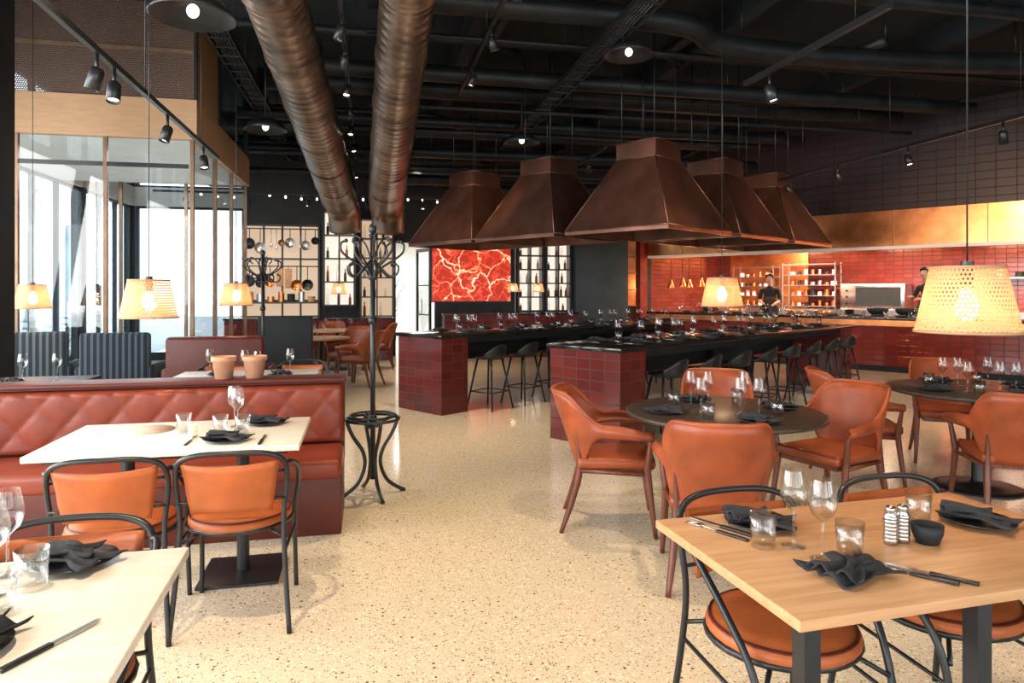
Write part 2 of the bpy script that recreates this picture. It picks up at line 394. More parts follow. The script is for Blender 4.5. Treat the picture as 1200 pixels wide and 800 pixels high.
q.obj('glass_vestibule',(0,0,0),BA)
q=MB(); q.box((-.18,-.18,0),(.18,.18,ZC),M_blackm); q.box((-.2,-.2,0),(.2,.2,.12),M_black)
q.obj('column',(-4.70,6.05,0),BA)
q=MB(); q.box((-.14,-.012,-.19),(.14,0,.19),M_black); q.box((-.125,-.016,-.175),(.125,-.012,.175),M_paper); q.obj('notice_board',(-4.62,5.83,1.44),BA)

# exterior
e=MB(); e.box((-40,-15,-.2),(UW-.2,45,-.1),M_pave); e.obj('street_ground',(0,0,0),BA)
e=MB(); e.box((-20,-8,-.1),(-18,54,5.5),M_facade)
for i in range(20):
    for z in (.6,3.2): e.box((-18,-6+i*3,z),(-17.95,-4.8+i*3,z+1.7),M_fwin)
e.obj('street_building',(0,0,0),BA)
for (u,v) in ((-9,17),(-12,22),(-9.5,4)):
    tr=MB(); tr.tube(smooth([(0,0,-.1),(.05,0,1.2),(-.03,.04,2.4),(.05,0,3.6)]),[.10-.004*k for k in range(16)],M_walnut)
    for k in range(9):
        a=random.random()*6.28; tr.tube(smooth([(0,0,2+.18*k),(math.cos(a)*.5,math.sin(a)*.5,2.6+.2*k),(math.cos(a)*1.0,math.sin(a)*1.0,3+.22*k)]),.025,M_walnut,6)
    for k in range(260):
        p=V(random.gauss(0,.6),random.gauss(0,.6),3.6+random.gauss(0,.6)); a=random.random()*6
        tr.add([p,p+V(.16*math.cos(a),.16*math.sin(a),.05),p+V(-.08*math.sin(a),.08*math.cos(a),.14)],[(0,1,2)],M_leaf)
    tr.obj('street_tree',B(u,v,-.0))
def bike():
    m=MB()
    for y in (-.52,.52):
        n=28; m.tube([(0,y+.33*math.cos(2*pi*i/n),.34+.33*math.sin(2*pi*i/n)) for i in range(n)],.018,M_black,6,True)
        for k in range(8): a=k*pi/4; m.tube([(0,y,.34),(0,y+.32*math.cos(a),.34+.32*math.sin(a))],.004,M_black,4)
    for a,b_ in (((0,-.52,.34),(0,-.05,.32)),((0,-.05,.32),(0,-.18,.86)),((0,-.52,.34),(0,-.16,.78)),((0,-.05,.32),(0,.36,.74)),((0,-.16,.78),(0,.36,.8)),((0,.52,.34),(0,.36,.74)),((0,.36,.74),(0,.33,.98))): m.tube([a,b_],.017,M_black,8)
    m.tube(smooth([(-.28,.22,.98),(-.15,.33,1.0),(0,.34,.98),(.15,.33,1.0),(.28,.22,.98)]),.012,M_black,6); m.rbox((-.07,-.32,.86),(.07,-.06,.91),.02,M_black)
    return m.mesh('bicycle')
mb_=bike()
for k,v in enumerate((13.6,14.5,15.3,16.2,17.1,18.0,19.0)): inst(mb_,'bicycle',B(UW-1.5,v,-.1),BA+.9+.1*(k%3))

# ---------------------------------------------------------------- ducts & ceiling services
def duct(name,P0,P1,ra,rb,ext):
    d=MB(); P0=Vector(P0);P1=Vector(P1); D=(P1-P0).normalized(); a=P0-D*ext; L=(P1-a).length
    pts=[];R=[]
    n=int(L/.16)
    for i in range(n+1):
        x=i*L/n; f=min(1,max(0,(x-ext)/(L-ext))); r=ra+(rb-ra)*f
        for dx,rr in ((0,r),(.008,r+.0035),(.018,r+.0035),(.026,r)):
            pts.append(a+D*(x+dx)); R.append(rr)
        if i%8==5:
            for dx,rr in ((.05,r+.016),(.10,r+.016),(.105,r)): pts.append(a+D*(x+dx)); R.append(rr)
    d.tube(pts,R,M_duct,32)
    e=pts[-1]; d.tube(smooth([e,e+D*.3+V(0,0,-.02),e+D*.6+V(.05,0,-.16),e+D*.75+V(.06,0,-.5)],6),rb*.95,M_duct,24)
    k=1.0
    while k<L:
        p=a+D*k; r=ra+(rb-ra)*max(0,(k-ext)/(L-ext))
        d.tube([p+V(0,0,r),V(p.x,p.y,ZC)],.006,M_black,6); k+=2.2
    d.obj(name)
duct('air_duct',(-2.02,5.85,3.99),(-3.36,13.3,3.30),.26,.34,5)
duct('air_duct',(-.90,5.85,3.99),(-2.36,12.8,3.25),.235,.34,5)
rnd=random.Random(3)
for i,(v,z,r,ua,ub) in enumerate([(6.3,4.6,.08,-.5,9),(7.1,4.5,.13,0,11),(8.4,4.6,.05,-1.5,11),(9.0,4.35,.11,-1,9),(9.6,4.6,.05,-1,10),(10.2,4.5,.15,-1.5,9),(11.4,4.3,.09,-2,8),(12.0,4.55,.06,-2,8),(12.6,4.45,.15,-4,7.5),(13.6,4.2,.08,-4,6.5),(14.4,4.45,.13,-4,6),(5.3,4.65,.10,.5,9),(15.0,4.0,.07,-4,5.5),(13.0,4.0,.04,-3,6),(11.0,4.05,.04,-1.5,7),(12.2,3.95,.10,.6,7.5),(14.0,3.75,.12,0,6),(9.9,4.15,.03,0,9),(7.8,4.4,.03,0,10)]):
    p=MB(); by=.25 if i%3==1 else 0; pts=[(ua,0,z),(ua+(ub-ua)*.3,0,z),(ua+(ub-ua)*.38,by,z-by*.5),(ua+(ub-ua)*.6,by,z-by*.5),(ub,0,z)]
    p.tube(smooth(pts,5),r,M_pipe,14)
    x=ua+.4
    while x<ub-.2:
        p.tube([(x,0,z),(x,0,ZC)],.006,M_black,5); x+=1.9
    if i%3==1:
        for k in range(3): p.tube([(ua+1.5+k*2.3,0,z),(ua+1.5+k*2.3,1.2,z+.1),(ua+1.9+k*2.3,1.6,z+.1)],r*.5,M_pipe,10)
    p.obj('ceiling_pipe',B(0,v,0),BA)
b_=MB()
for u in (1.2,4.2,7.2): b_.box((u,-4,ZC-.28),(u+.16,VB,ZC),M_ceil)
b_.obj('ceiling_beams',(0,0,0),BA)
for (u,z) in ((2.6,4.2),(-1.6,4.3)):
    m=MB(); 
    for s in (-.12,.12): m.box((u+s-.01,5,z),(u+s+.01,VB-.3,z+.06),M_pipe)
    y=5.1
    while y<VB-.4: m.box((u-.12,y,z),(u+.12,y+.03,z+.015),M_pipe); y+=.3
    for k in range(5): m.tube([(u-.08+k*.04,5,z+.03),(u-.06+k*.03,10,z+.03),(u-.08+k*.04,VB-.3,z+.03)],.012,M_black,6)
    for y in (6,9,12,15): m.tube([(u-.12,y,z),(u-.12,y,ZC)],.005,M_black,5); m.tube([(u+.12,y,z),(u+.12,y,ZC)],.005,M_black,5)
    m.obj('cable_tray',(0,0,0),BA)

# ---------------------------------------------------------------- spots / tracks
def spot_geo(mb,x,y,z,tilt=.35,az=0,drop=.12):
    mb.tube([(x,y,z),(x,y,z-drop)],.012,M_black,6)
    Mx=Matrix.Translation((x,y,z-drop))@Matrix.Rotation(az,4,'Z')@RX(tilt)
    mb.lathe([(.0,.03),(.03,.03),(.042,.01),(.044,-.11),(.040,-.11),(.036,-.09)],M_black,(0,0,0),16,Mx)
    mb.lathe([(.037,-.09),(.0,-.09)],M_spot,(0,0,0),16,Mx)
def track(name,u,va,vb,z,spots,along='v'):
    m=MB()
    if along=='v': m.box((u-.018,va,z-.02),(u+.018,vb,z+.02),M_black)
    else: m.box((va,u-.018,z-.02),(vb,u+.018,z+.02),M_black)
    k=va+.3
    while k<vb:
        p=(u,k) if along=='v' else (k,u)
        m.tube([(p[0],p[1],z),(p[0],p[1],ZC)],.004,M_black,5); k+=1.8
    for q in spots:
        p=(u,q) if along=='v' else (q,u)
        spot_geo(m,p[0],p[1],z-.02,.3,rnd.random()*6)
    m.obj(name,(0,0,0),BA)
def Binv(x,y): return (x*cb+y*sb,-x*sb+y*cb)
u_,v_=Binv(-2.47,3.53); track('track_light',u_+.03,v_-2.2,v_+4.3,3.0,[v_+.75,v_+1.05,v_+2.3,v_+3.6])
u_,v_=Binv(2.1,4.8); track('track_light',u_,v_-.75,v_+.85,3.2,[v_+.5])
track('track_light',1.2,3,9,4.1,[4.2,5.4,6.6,7.8])
track('track_light',-.22,5.5,15,3.95,[6.2,7,8.0,9,10,11.2,12.5,13.8])
track('track_light',6.6,5.5,10.5,3.3,[6,7.3,8.6,9.8])
track('track_light',3.6,10,15,3.7,[10.8,12,13.2,14.4])
track('track_light',13.2,-1,6,3.75,[.6,1.8,3.0,4.2,5.4],'u')
track('track_light',14.9,-4.2,3.5,3.5,[-3.6,-2.4,-1.2,0,1.2,2.4],'u')
def dome(loc,R=.28):
    m=MB(); m.lathe([(.02,.12),(.1,.11),(R*.7,.06),(R,-.04),(R-.01,-.045),(R*.68,.045),(.0,.06)],M_black,(0,0,0),28); m.tube([(0,0,.1),(0,0,ZC-loc[2])],.012,M_black,6)
    m.ell((0,0,0.0),(.04,.04,.045),M_spot); m.obj('dome_lamp',loc)
for L_ in ((-2.15,4.6,3.38),(-3.25,9,3.65),(1.3,7.6,4.15),(.15,10.5,3.8)): dome(L_)
m=MB()
pts=[B(-2.0+.02*i,15.1,3.5+.03*math.cos(i*.31)) for i in range(0,240,8)]
m.tube(pts,.006,M_black,5)
for i,p in enumerate(pts):
    if i%2==0: m.ell((p[0],p[1],p[2]-.04),(.022,.022,.028),M_strl,None,8,6)
m.tube([pts[0],(pts[0][0],pts[0][1],ZC)],.005,M_black,5); m.tube([pts[-1],(pts[-1][0],pts[-1][1],ZC)],.005,M_black,5)
m.obj('string_lights')

# ---------------------------------------------------------------- pendant lamps
def pendant_mesh(cord):
    m=MB(); 
    m.lathe([(.122,.25),(.175,.0)],M_shade,(0,0,0),48)
    m.lathe([(.175,.0),(.178,0),(.178,.010),(.174,.010)],M_tan,(0,0,0),48); m.lathe([(.122,.24),(.125,.24),(.125,.25),(.121,.25)],M_tan,(0,0,0),48)
    for a in range(3): m.tube([(0,0,.24),(.121*math.cos(a*2.094),.121*math.sin(a*2.094),.245)],.003,M_black,5)
    m.cyl((0,0,0),.022,.17,.27,M_black,14)
    m.lathe([(0,.17),(.018,.165),(.022,.15),(.036,.11),(.040,.09),(.034,.065),(.018,.05),(0,.045)],M_bulb,(0,0,0),16)
    m.tube([(0,0,.27),(0,0,cord)],.0035,M_black,6); m.cyl((0,0,0),.05,cord-.03,cord,M_black,16)
    return m
pends=[(1.72,2.58,1.34,1),(1.8,5.85,1.36,1),(-2.34,4.4,1.32,1),(-3.07,7.6,1.33,1),(-4.95,7.05,1.31,1),(0.02,14.6,1.46,.75),(.56,14.6,1.46,.75),(-3.5,13.8,1.42,.9)]
def light(kind,name,loc,energy,col,rot=None,**kw):
    l=bpy.data.lights.new(name,kind); l.energy=energy; l.color=col
    for k,v in kw.items(): setattr(l,k,v)
    o=bpy.data.objects.new(name,l); o.location=loc
    if rot is not None: o.rotation_euler=rot
    sc.collection.objects.link(o); return o
for (x,y,z,s) in pends:
    m=pendant_mesh((ZC-z)/s); inst(m.mesh('pendant_lamp'),'pendant_lamp',(x,y,z),0,s)
    light('POINT','pendant_bulb_light',(x,y,z+.02*s),1.6*s,(1,.74,.5),shadow_soft_size=.03)

# ---------------------------------------------------------------- hoods
def hood(name,x,y):
    m=MB(); zb,z1,z2,zt=2.22,2.27,3.20,3.42; a=.78;b2=.30
    vs=[];fs=[]
    prof=[(a,zb),(a,z1),(b2,z2),(b2,zt)]
    for h,z in prof: vs+=[(-h,-h,z),(h,-h,z),(h,h,z),(-h,h,z)]
    for k in range(len(prof)-1):
        for i in range(4): j=(i+1)%4; fs.append((k*4+i,k*4+j,k*4+4+j,k*4+4+i))
    fs.append((12,13,14,15))
    m.add(vs,fs,M_hood)
    h=a-.03; g=b2-.03
    m.add([(-a,-a,zb),(a,-a,zb),(a,a,zb),(-a,a,zb),(-h,-h,zb),(h,-h,zb),(h,h,zb),(-h,h,zb),(-g,-g,z2),(g,-g,z2),(g,g,z2),(-g,g,z2)],
      [(0,4,5,1),(1,5,6,2),(2,6,7,3),(3,7,4,0),(4,8,9,5),(5,9,10,6),(6,10,11,7),(7,11,8,4),(8,11,10,9)],M_hood)
    for sx in (-1,1):
        for sy in (-1,1):
            m.tube([(sx*(a),sy*(a),z1),(sx*b2,sy*b2,z2)],.009,M_hood,6)
            m.tube([(sx*.25,sy*.25,zt-.02),(sx*.25,sy*.25,ZC)],.008,M_black,6)
    for z,hh in ((z1,a),(z2,b2),(zt,b2)):
        m.tube([(-hh,-hh,z),(hh,-hh,z),(hh,hh,z),(-hh,hh,z)],.009,M_hood,6,True)
    m.obj(name,(x,y,0),IA)
for p in ((1.8,9.0),(.55,10.22),(-.62,11.38),(3.06,10.28),(4.32,11.56)): hood('extractor_hood',*p)

# ---------------------------------------------------------------- tableware
def lathe_obj(prof,mat,seg=20): m=MB(); m.lathe(prof,mat,(0,0,0),seg); return m
wg=lathe_obj([(.0,.002),(.034,.0),(.034,.003),(.008,.007),(.004,.02),(.0035,.10),(.008,.108),(.028,.125),(.037,.15),(.038,.17),(.033,.20),(.028,.225)],M_glass)
tb=lathe_obj([(.0,.006),(.03,.004),(.033,.0),(.036,.05),(.039,.10),(.0375,.10),(.034,.05),(.031,.012),(0,.012)],M_glass)
pl=lathe_obj([(.0,.004),(.06,.0),(.07,.003),(.105,.014),(.107,.017),(.07,.008),(.0,.007)],M_plate,28)
def napkin_mb(seed=0):
    r=random.Random(seed); m=MB(); G=[]
    a1,a2=r.random()*6,r.random()*6
    for i in range(15):
        t=i/14; row=[]
        wd=.03+.062*abs(t-.4)**.8*1.6
        for j in range(19):
            s=j/18*2-1
            z=.016+.009*math.sin(s*8+a1+t*2)*(.4+t)+.008*math.sin(t*6+a2)*(1-abs(s))+.018*(1-abs(s))*math.exp(-((t-.4)/.2)**2)
            row.append((s*wd+.012*math.sin(t*5+a2),(t-.5)*.2+.01*math.sin(s*4+a1),z+.006))
        G.append(row)
    m.sheet(G,.004,M_napkin)
    G=[[ (x*.8+.02,y*.7+.02,z+.010) for (x,y,z) in row] for row in G]; m.sheet(G,.004,M_napkin,TM((0,0,0),.5))
    mz=min(v.z for v in m.v)
    for v in m.v: v.z-=mz
    return m
nk=napkin_mb(3); nk2=napkin_mb(9)
def knife_mb():
    m=MB(); m.rbox((-.008,-.11,0),(.008,0,.009),.003,M_black)
    P=[(-.007,0),(.007,0),(.009,.05),(.008,.09),(.002,.115),(-.007,.11)]
    vs=[(x,y,.003) for x,y in P]+[(x,y,.006) for x,y in P]; n=6
    m.add(vs,[list(range(n))[::-1],[n+i for i in range(n)]]+[(i,(i+1)%n,n+(i+1)%n,n+i) for i in range(n)],M_steel); return m
def fork_mb():
    m=MB(); m.rbox((-.007,-.11,0),(.007,0,.008),.003,M_black); m.tube([(0,0,.004),(0,.04,.005),(0,.055,.008)],[.003,.003,.006],M_steel,6)
    m.rbox((-.012,.05,.004),(.012,.072,.01),.003,M_steel,None,2)
    for k in range(4): m.tube([(-.0105+.007*k,.07,.007),(-.0105+.007*k,.11,.004)],.0017,M_steel,5)
    return m
kn=knife_mb(); fk=fork_mb()
me_wg=wg.mesh('wine_glass'); me_tb=tb.mesh('tumbler'); me_pl=pl.mesh('dinner_plate'); me_n1=nk.mesh('folded_napkin'); me_n2=nk2.mesh('folded_napkin'); me_k=kn.mesh('table_knife'); me_f=fk.mesh('table_fork')
def W(x,y,z=.75): inst(me_wg,'wine_glass',(x,y,z))
def T(x,y,z=.75): inst(me_tb,'tumbler',(x,y,z))
def NP(x,y,r=0,k=0,z=.75,plate=True):
    if plate: inst(me_pl,'dinner_plate',(x,y,z))
    inst(me_n1 if k==0 else me_n2,'folded_napkin',(x,y,z+(.0085 if plate else .0005)),r)
def KN(x,y,r,z=.75): inst(me_k,'table_knife',(x,y,z),r)
def FK(x,y,r,z=.75): inst(me_f,'table_fork',(x,y,z),r)

# ---------------------------------------------------------------- tables
def rect_table(name,x,y,rz,w,d,top,legs,kind='disc'):
    m=MB(); m.rbox((-w/2,-d/2,.722),(w/2,d/2,.75),.004,top,None,2); m.box((-w/2+.06,-d/2+.06,.70),(w/2-.06,d/2-.06,.722),M_black)
    for (lx,ly) in legs:
        if kind=='disc':
            m.cyl((lx,ly,0),.032,.02,.70,M_black,20); m.rbox((lx-.2,ly-.2,0),(lx+.2,ly+.2,.018),.008,M_black,None,2)
        else:
            m.box((lx-.023,ly-.023,.012),(lx+.023,ly+.023,.70),M_black); m.rbox((lx-.03,ly-.06,0),(lx+.03,-ly+.06,.015),.004,M_black,None,2); m.box((lx-.023,ly,.67),(lx+.023,-ly,.70),M_black)
    m.obj(name,(x,y,0),rz)
rect_table('restaurant_table',-1.70,3.555,math.radians(12.4),1.2,.76,M_oakw,[(.28,0.02),(-.28,0.02)])
rect_table('restaurant_table',-1.236,1.515,math.radians(14),.8,.8,M_oakw,[(-.05,0)])
rect_table('restaurant_table',1.14,2.045,math.radians(15),1.2,.71,M_oak,[(-.50,-.25),(.03,-.25),(.52,-.25)],'bar')
rect_table('restaurant_table',-2.35,6.05,BA,1.2,.75,M_oakw,[(.28,0),(-.28,0)])
rect_table('restaurant_table',-3.95,5.6,BA,.8,.75,M_dkwood,[(0,0)])
def round_table(x,y,R=.6,top=None):
    m=MB(); top=top or M_dkwood
    m.lathe([(0,.75),(R-.01,.75),(R,.745),(R,.725),(R-.02,.72),(0,.72)],top,(0,0,0),56); 
    m.lathe([(0,0),(.3,0),(.3,.01),(.25,.02),(.06,.035),(.045,.06),(.04,.68),(.12,.70),(.2,.72)],M_black,(0,0,0),32); m.obj('round_table',(x,y,0))
round_table(1.32,4.26,.6); round_table(3.55,5.2,.62); round_table(-3.33,13.0,.55,M_oak); round_table(-3.05,10.9,.45,M_oak)

# ---------------------------------------------------------------- bistro chair
def bistro():
    m=MB()
    half=[(-.245,-.27,0),(-.222,-.225,.3),(-.215,-.205,.5),(-.23,-.21,.66),(-.215,-.24,.755),(-.14,-.268,.793),(0,-.282,.80)]
    pts=half+[(-x,y,z) for x,y,z in half[-2::-1]]
    m.tube(smooth(pts,5),.0115,M_black,8)
    for s in (-1,1):
        m.tube(smooth([(s*.225,.24,0),(s*.22,.225,.25),(s*.225,.18,.43),(s*.25,.07,.57),(s*.262,-.07,.68),(s*.245,-.19,.735),(s*.226,-.222,.735)],5),.0115,M_black,8)
        m.tube([(s*.21,.21,.38),(s*.12,.12,.43)],.008,M_black,6); m.tube([(s*.215,-.2,.40),(s*.12,-.12,.43)],.008,M_black,6)
        m.tube([(s*.221,.225,.32),(s*.219,-.218,.34)],.007,M_black,6)
    n=24
    m.tube([(.228*math.cos(2*pi*i/n),.215*math.sin(2*pi*i/n),.435) for i in range(n)],.012,M_black,8,True)
    m.lathe([(0,.425),(.215,.43),(.228,.445),(.228,.462),(.212,.478),(.15,.486),(0,.488)],M_leather,(0,0,0),32)
    m.lathe([(.214,.477),(.218,.482),(.222,.473)],M_redd,(0,0,0),32)
    G=[]
    for i in range(8):
        z=.545+.20*i/7; G.append([((.165+.035*i/7)*t,-.215-.045*(1-t*t)-.03*(z-.545)/.2,z-.012*t*t*(1 if i<4 else -1)) for t in [k/8-1 for k in range(17)]])
    m.sheet(G,.014,M_leather)
    for s in (-1,1):
        for z in (.58,.70): m.tube([(s*.16,-.22,z),(s*.222,-.212,z)],.007,M_black,6)
    return m.mesh('bistro_chair')
me_b=bistro()
def BC(x,y,rz): inst(me_b,'bistro_chair',(x,y,0),rz)
BC(-1.27,3.20,math.radians(12)); BC(-1.75,3.08,math.radians(14))
BC(-1.27,1.83,math.radians(194)); BC(.84,2.13,math.radians(195)); BC(1.46,2.30,math.radians(195))
BC(-2.05,6.6,math.radians(190)); BC(-2.75,6.45,math.radians(190)); BC(-4.1,5.05,math.radians(10))
# ---------------------------------------------------------------- leather armchair
def armchair():
    m=MB(); n=49; rows=9
    def ss(a,b,x): t=min(1,max(0,(x-a)/(b-a))); return t*t*(3-2*t)
    cols=[]
    for j in range(n):
        t=j/(n-1)*2-1; at=abs(t); sg=1 if t>=0 else -1
        if at<.55:
            th=at/.55*pi/2; x=.225*math.sin(th)**.85; y=-.10-.14*math.cos(th)**.8; cx=math.sin(th);cy=math.cos(th)
        else:
            k=(at-.55)/.45; x=.225+.05*math.sin(k*pi*.6); y=-.10+.33*k; cx=1;cy=0
        up=.86-.195*ss(.26,.60,at)-.03*ss(.7,1,at); lo=.40+.20*ss(.33,.58,at)
        col=[]
        for i in range(rows):
            z=lo+(up-lo)*i/(rows-1); k=(z-.4)
            col.append(V(sg*(x+cx*k*.12+ (0.02*math.sin(i/(rows-1)*pi) if at>.5 else 0)),y-cy*k*.34,z))
        cols.append(col)
    m.sheet(cols,.022,M_leather2)
    m.tube([c[-1] for c in cols],.013,M_leather2,6)
    m.rbox((-.235,-.23,.395),(.235,.25,.465),.03,M_leather2)
    m.tube([(-.22,.24,.455),(.22,.24,.455)],.006,M_redd,6)
    m.box((-.21,-.2,.365),(.21,.22,.40),M_walnut)
    for s in (-1,1):
        m.tube(smooth([(s*.285,.215,.60),(s*.262,.20,.45),(s*.255,.20,.36),(s*.275,.245,0)],4),[.014,.015,.017,.019,.021,.022,.022,.022,.022,.02,.018,.015,.013],M_walnut,8)
        m.tube(smooth([(s*.20,-.24,.62),(s*.20,-.215,.40),(s*.215,-.26,.2),(s*.24,-.33,0)],4),[.012,.014,.016,.018,.02,.022,.022,.021,.02,.018,.016,.014,.013],M_walnut,8)
        m.tube([(s*.255,.2,.38),(s*.205,-.22,.38)],.014,M_walnut,8)
    return m.mesh('leather_armchair')
me_a=armchair()
def AC(x,y,tx,ty):  # faces target
    inst(me_a,'leather_armchair',(x,y,0),math.atan2(ty-y,tx-x)-pi/2)
AC(.66,4.42,1.6,4.3); AC(1.07,3.6,1.35,4.8); AC(2.12,4.55,1.2,4.05); AC(1.55,5.15,1.3,4.2)
AC(2.78,5.45,3.9,5.2); AC(3.28,4.5,3.6,5.6); AC(3.85,6.05,3.5,5.2); AC(4.5,5.3,3.5,5.2)
AC(-4.05,12.7,-3.3,13); AC(-2.85,12.35,-3.3,13); AC(-2.6,13.1,-3.3,13); AC(-2.4,10.7,-3.05,10.9); AC(-3.35,10.3,-3.05,10.9)
AC(-2.75,11.5,-3.05,10.9); AC(-3.6,13.75,-3.33,13)

# ---------------------------------------------------------------- banquette
bq=MB(); Lb=3.3
bq.rbox((-Lb,0,.0),(0,.60,.36),.008,M_redd,None,2)
bq.rbox((-Lb,-.02,.34),(-2.2,.50,.46),.035,M_red); bq.rbox((-2.195,-.02,.34),(0,.50,.46),.035,M_red)
bq.rbox((-Lb,.535,.30),(0,.74,.88),.012,M_redd,None,2)
bq.rbox((-Lb-.01,.50,.872),(.012,.76,.90),.008,M_redd,None,2)
for (a,b_) in ((-Lb,-2.21),(-2.2,0)):
    G=[]; nx=int((b_-a)/.0155); nz=30
    for j in range(nz+1):
        z=.455+.405*j/nz; row=[]
        for i in range(nx+1):
            x=a+(b_-a)*i/nx
            e=min(1,min(x-a,b_-x)/.03)*min(1,min(z-.455,.86-z)/.03); e=max(0,e)**.5
            p=(x/.25+z/.30); q2=(x/.25-z/.30)
            h=(abs(math.sin(pi*p))*abs(math.sin(pi*q2)))**.28*.019
            row.append((x,.535-.03*e-h*e,z))
        G.append(row)
    bq.sheet(G[::-1],.004,M_red)
bq.obj('banquette_sofa',(-1.05,4.2,0),BA)
pot=MB(); pot.lathe([(0,0),(.055,0),(.072,.115),(.08,.118),(.082,.15),(.074,.15),(.07,.12),(.0,.12)],M_terra,(0,0,0),28)
me_p=pot.mesh('terracotta_pot')
def bqp(x,y,z): M_=TM((-1.05,4.2,0),BA); return tuple(M_@V(x,y,z))
inst(me_p,'terracotta_pot',bqp(-.80,.63,.90)); inst(me_p,'terracotta_pot',bqp(-.60,.63,.90))

# coat stands
def coat():
    m=MB(); m.tube([(0,0,.12),(0,0,1.9)],.019,M_black,12); m.ell((0,0,1.95),(.03,.03,.04),M_black); m.ell((0,0,1.9),(.03,.03,.015),M_black)
    for z in (.56,1.28,1.6): m.lathe([(.018,-.03),(.03,-.02),(.034,0),(.03,.02),(.018,.03)],M_black,(0,0,z),14)
    n=32
    m.tube([(.19*math.cos(2*pi*i/n),.19*math.sin(2*pi*i/n),.56) for i in range(n)],.011,M_black,8,True)
    m.tube([(.165*math.cos(2*pi*i/n),.165*math.sin(2*pi*i/n),.585) for i in range(n)],.008,M_black,8,True)
    for k in range(4):
        a=k*pi/2+.5; c,s=math.cos(a),math.sin(a)
        pr=[(.02,.5),(.09,.545),(.185,.56),(.15,.45),(.075,.33),(.06,.22),(.11,.10),(.2,.03),(.235,.012)]
        m.tube(smooth([(r*c,r*s,z) for r,z in pr],5),.014,M_black,8)
        m.ell((.235*c,.235*s,.012),(.018,.018,.012),M_black,None,8,6)
    for k in range(6):
        a=k*pi/3+.3; c,s=math.cos(a),math.sin(a)
        pr=[(.018,1.58),(.06,1.66),(.15,1.72),(.22,1.78),(.225,1.84),(.19,1.86)]
        m.tube(smooth([(r*c,r*s,z) for r,z in pr],5),.0085,M_black,8); m.ell((.19*c,.19*s,1.86),(.015,.015,.015),M_black,None,8,6)
        a+=pi/6; c,s=math.cos(a),math.sin(a)
        pr=[(.018,1.72),(.07,1.66),(.14,1.60),(.19,1.62),(.2,1.67),(.175,1.69)]
        m.tube(smooth([(r*c,r*s,z) for r,z in pr],5),.0085,M_black,8); m.ell((.175*c,.175*s,1.69),(.014,.014,.014),M_black,None,8,6)
        if k%2: continue
        pr=[(.018,1.74),(.06,1.84),(.13,1.90),(.16,1.86),(.11,1.82)]
        m.tube(smooth([(r*c,r*s,z) for r,z in pr],5),.007,M_black,8)
    return m.mesh('coat_stand')
me_c=coat(); inst(me_c,'coat_stand',(-1.02,5.0,0)); inst(me_c,'coat_stand',(-3.03,8.3,0),.4)

m=MB(); m.rbox((-.35,-.05,0),(.35,.05,1.14),.02,M_blackm); m.rbox((-.35,.0,0),(.35,.65,.45),.03,M_blackm); m.rbox((-.35,.0,.45),(.35,.12,1.05),.03,M_redd); m.obj('booth_seat',(-3.05,9.2,0),BA)
m=MB(); m.rbox((-.34,0,.06),(.34,.12,1.05),.04,M_str); m.rbox((-.34,.08,.06),(.34,.62,.45),.04,M_str)
for s in (-1,1):
    m.rbox((s*.34-.05,.02,.06),(s*.34+.05,.62,.70),.04,M_str)
    for y in (.06,.56): m.tube([(s*.3,y,.08),(s*.3,y,0)],.018,M_black,8)
me_st=m.mesh('striped_armchair'); inst(me_st,'striped_armchair',(-4.2,7.2,0),BA); inst(me_st,'striped_armchair',(-5.15,7.3,0),BA+.2)
m=MB(); m.rbox((-.5,0,.04),(.5,.14,1.0),.04,M_redd); m.rbox((-.5,.1,.04),(.5,.62,.45),.04,M_redd); m.rbox((-.46,.12,.42),(-.005,.6,.50),.03,M_red); m.rbox((.005,.12,.42),(.46,.6,.50),.03,M_red)
for s in (-1,1):
    m.rbox((s*.5-.05,.02,.04),(s*.5+.05,.64,.66),.04,M_redd)
    for y in (.08,.56): m.tube([(s*.45,y,.06),(s*.45,y,0)],.018,M_black,8)
m.obj('red_leather_sofa',(-3.20,7.35,0),BA)

# ---------------------------------------------------------------- islands
def stool():
    m=MB(); G=[]
    m.lathe([(0,.63),(.17,.635),(.19,.65),(.185,.665),(.12,.672),(0,.67)],M_black,(0,0,0),24)
    for j in range(17):
        a=-pi/2+(j/16-.5)*2.6; h=.16*math.cos((j/16-.5)*2.6/1.3*pi/2*.9)
        G.append([(.19*math.cos(a)*(1+.08*i/4),.19*math.sin(a)*(1+.08*i/4),.65+(h+.01)*i/4) for i in range(5)])
    m.sheet(G,.014,M_black)
    for sx in (-1,1):
        for sy in (-1,1): m.tube([(sx*.11,sy*.11,.64),(sx*.21,sy*.21,0)],[.014,.011],M_black,8)
    m.tube([(.178,.178,.22),(-.178,.178,.22),(-.178,-.178,.22),(.178,-.178,.22)],.008,M_black,6,True)
    return m.mesh('bar_stool')
me_s=stool()
def setting(mb,x,y,sgn,z=.96):
    mb.merge(pl,TM((x,y,z),0)); mb.merge(nk if random.random()<.5 else nk2,TM((x,y,z+.008),random.random()*3))
    mb.merge(wg,TM((x+.17,y+sgn*.12,z))); mb.merge(tb,TM((x+.25,y+sgn*.07,z)))
    mb.merge(kn,TM((x+.15,y-.02,z),0 if sgn>0 else pi)); mb.merge(fk,TM((x-.15,y,z),0 if sgn>0 else pi))
    if random.random()<.7: mb.merge(wg,TM((x+.11,y+sgn*.16,z)))
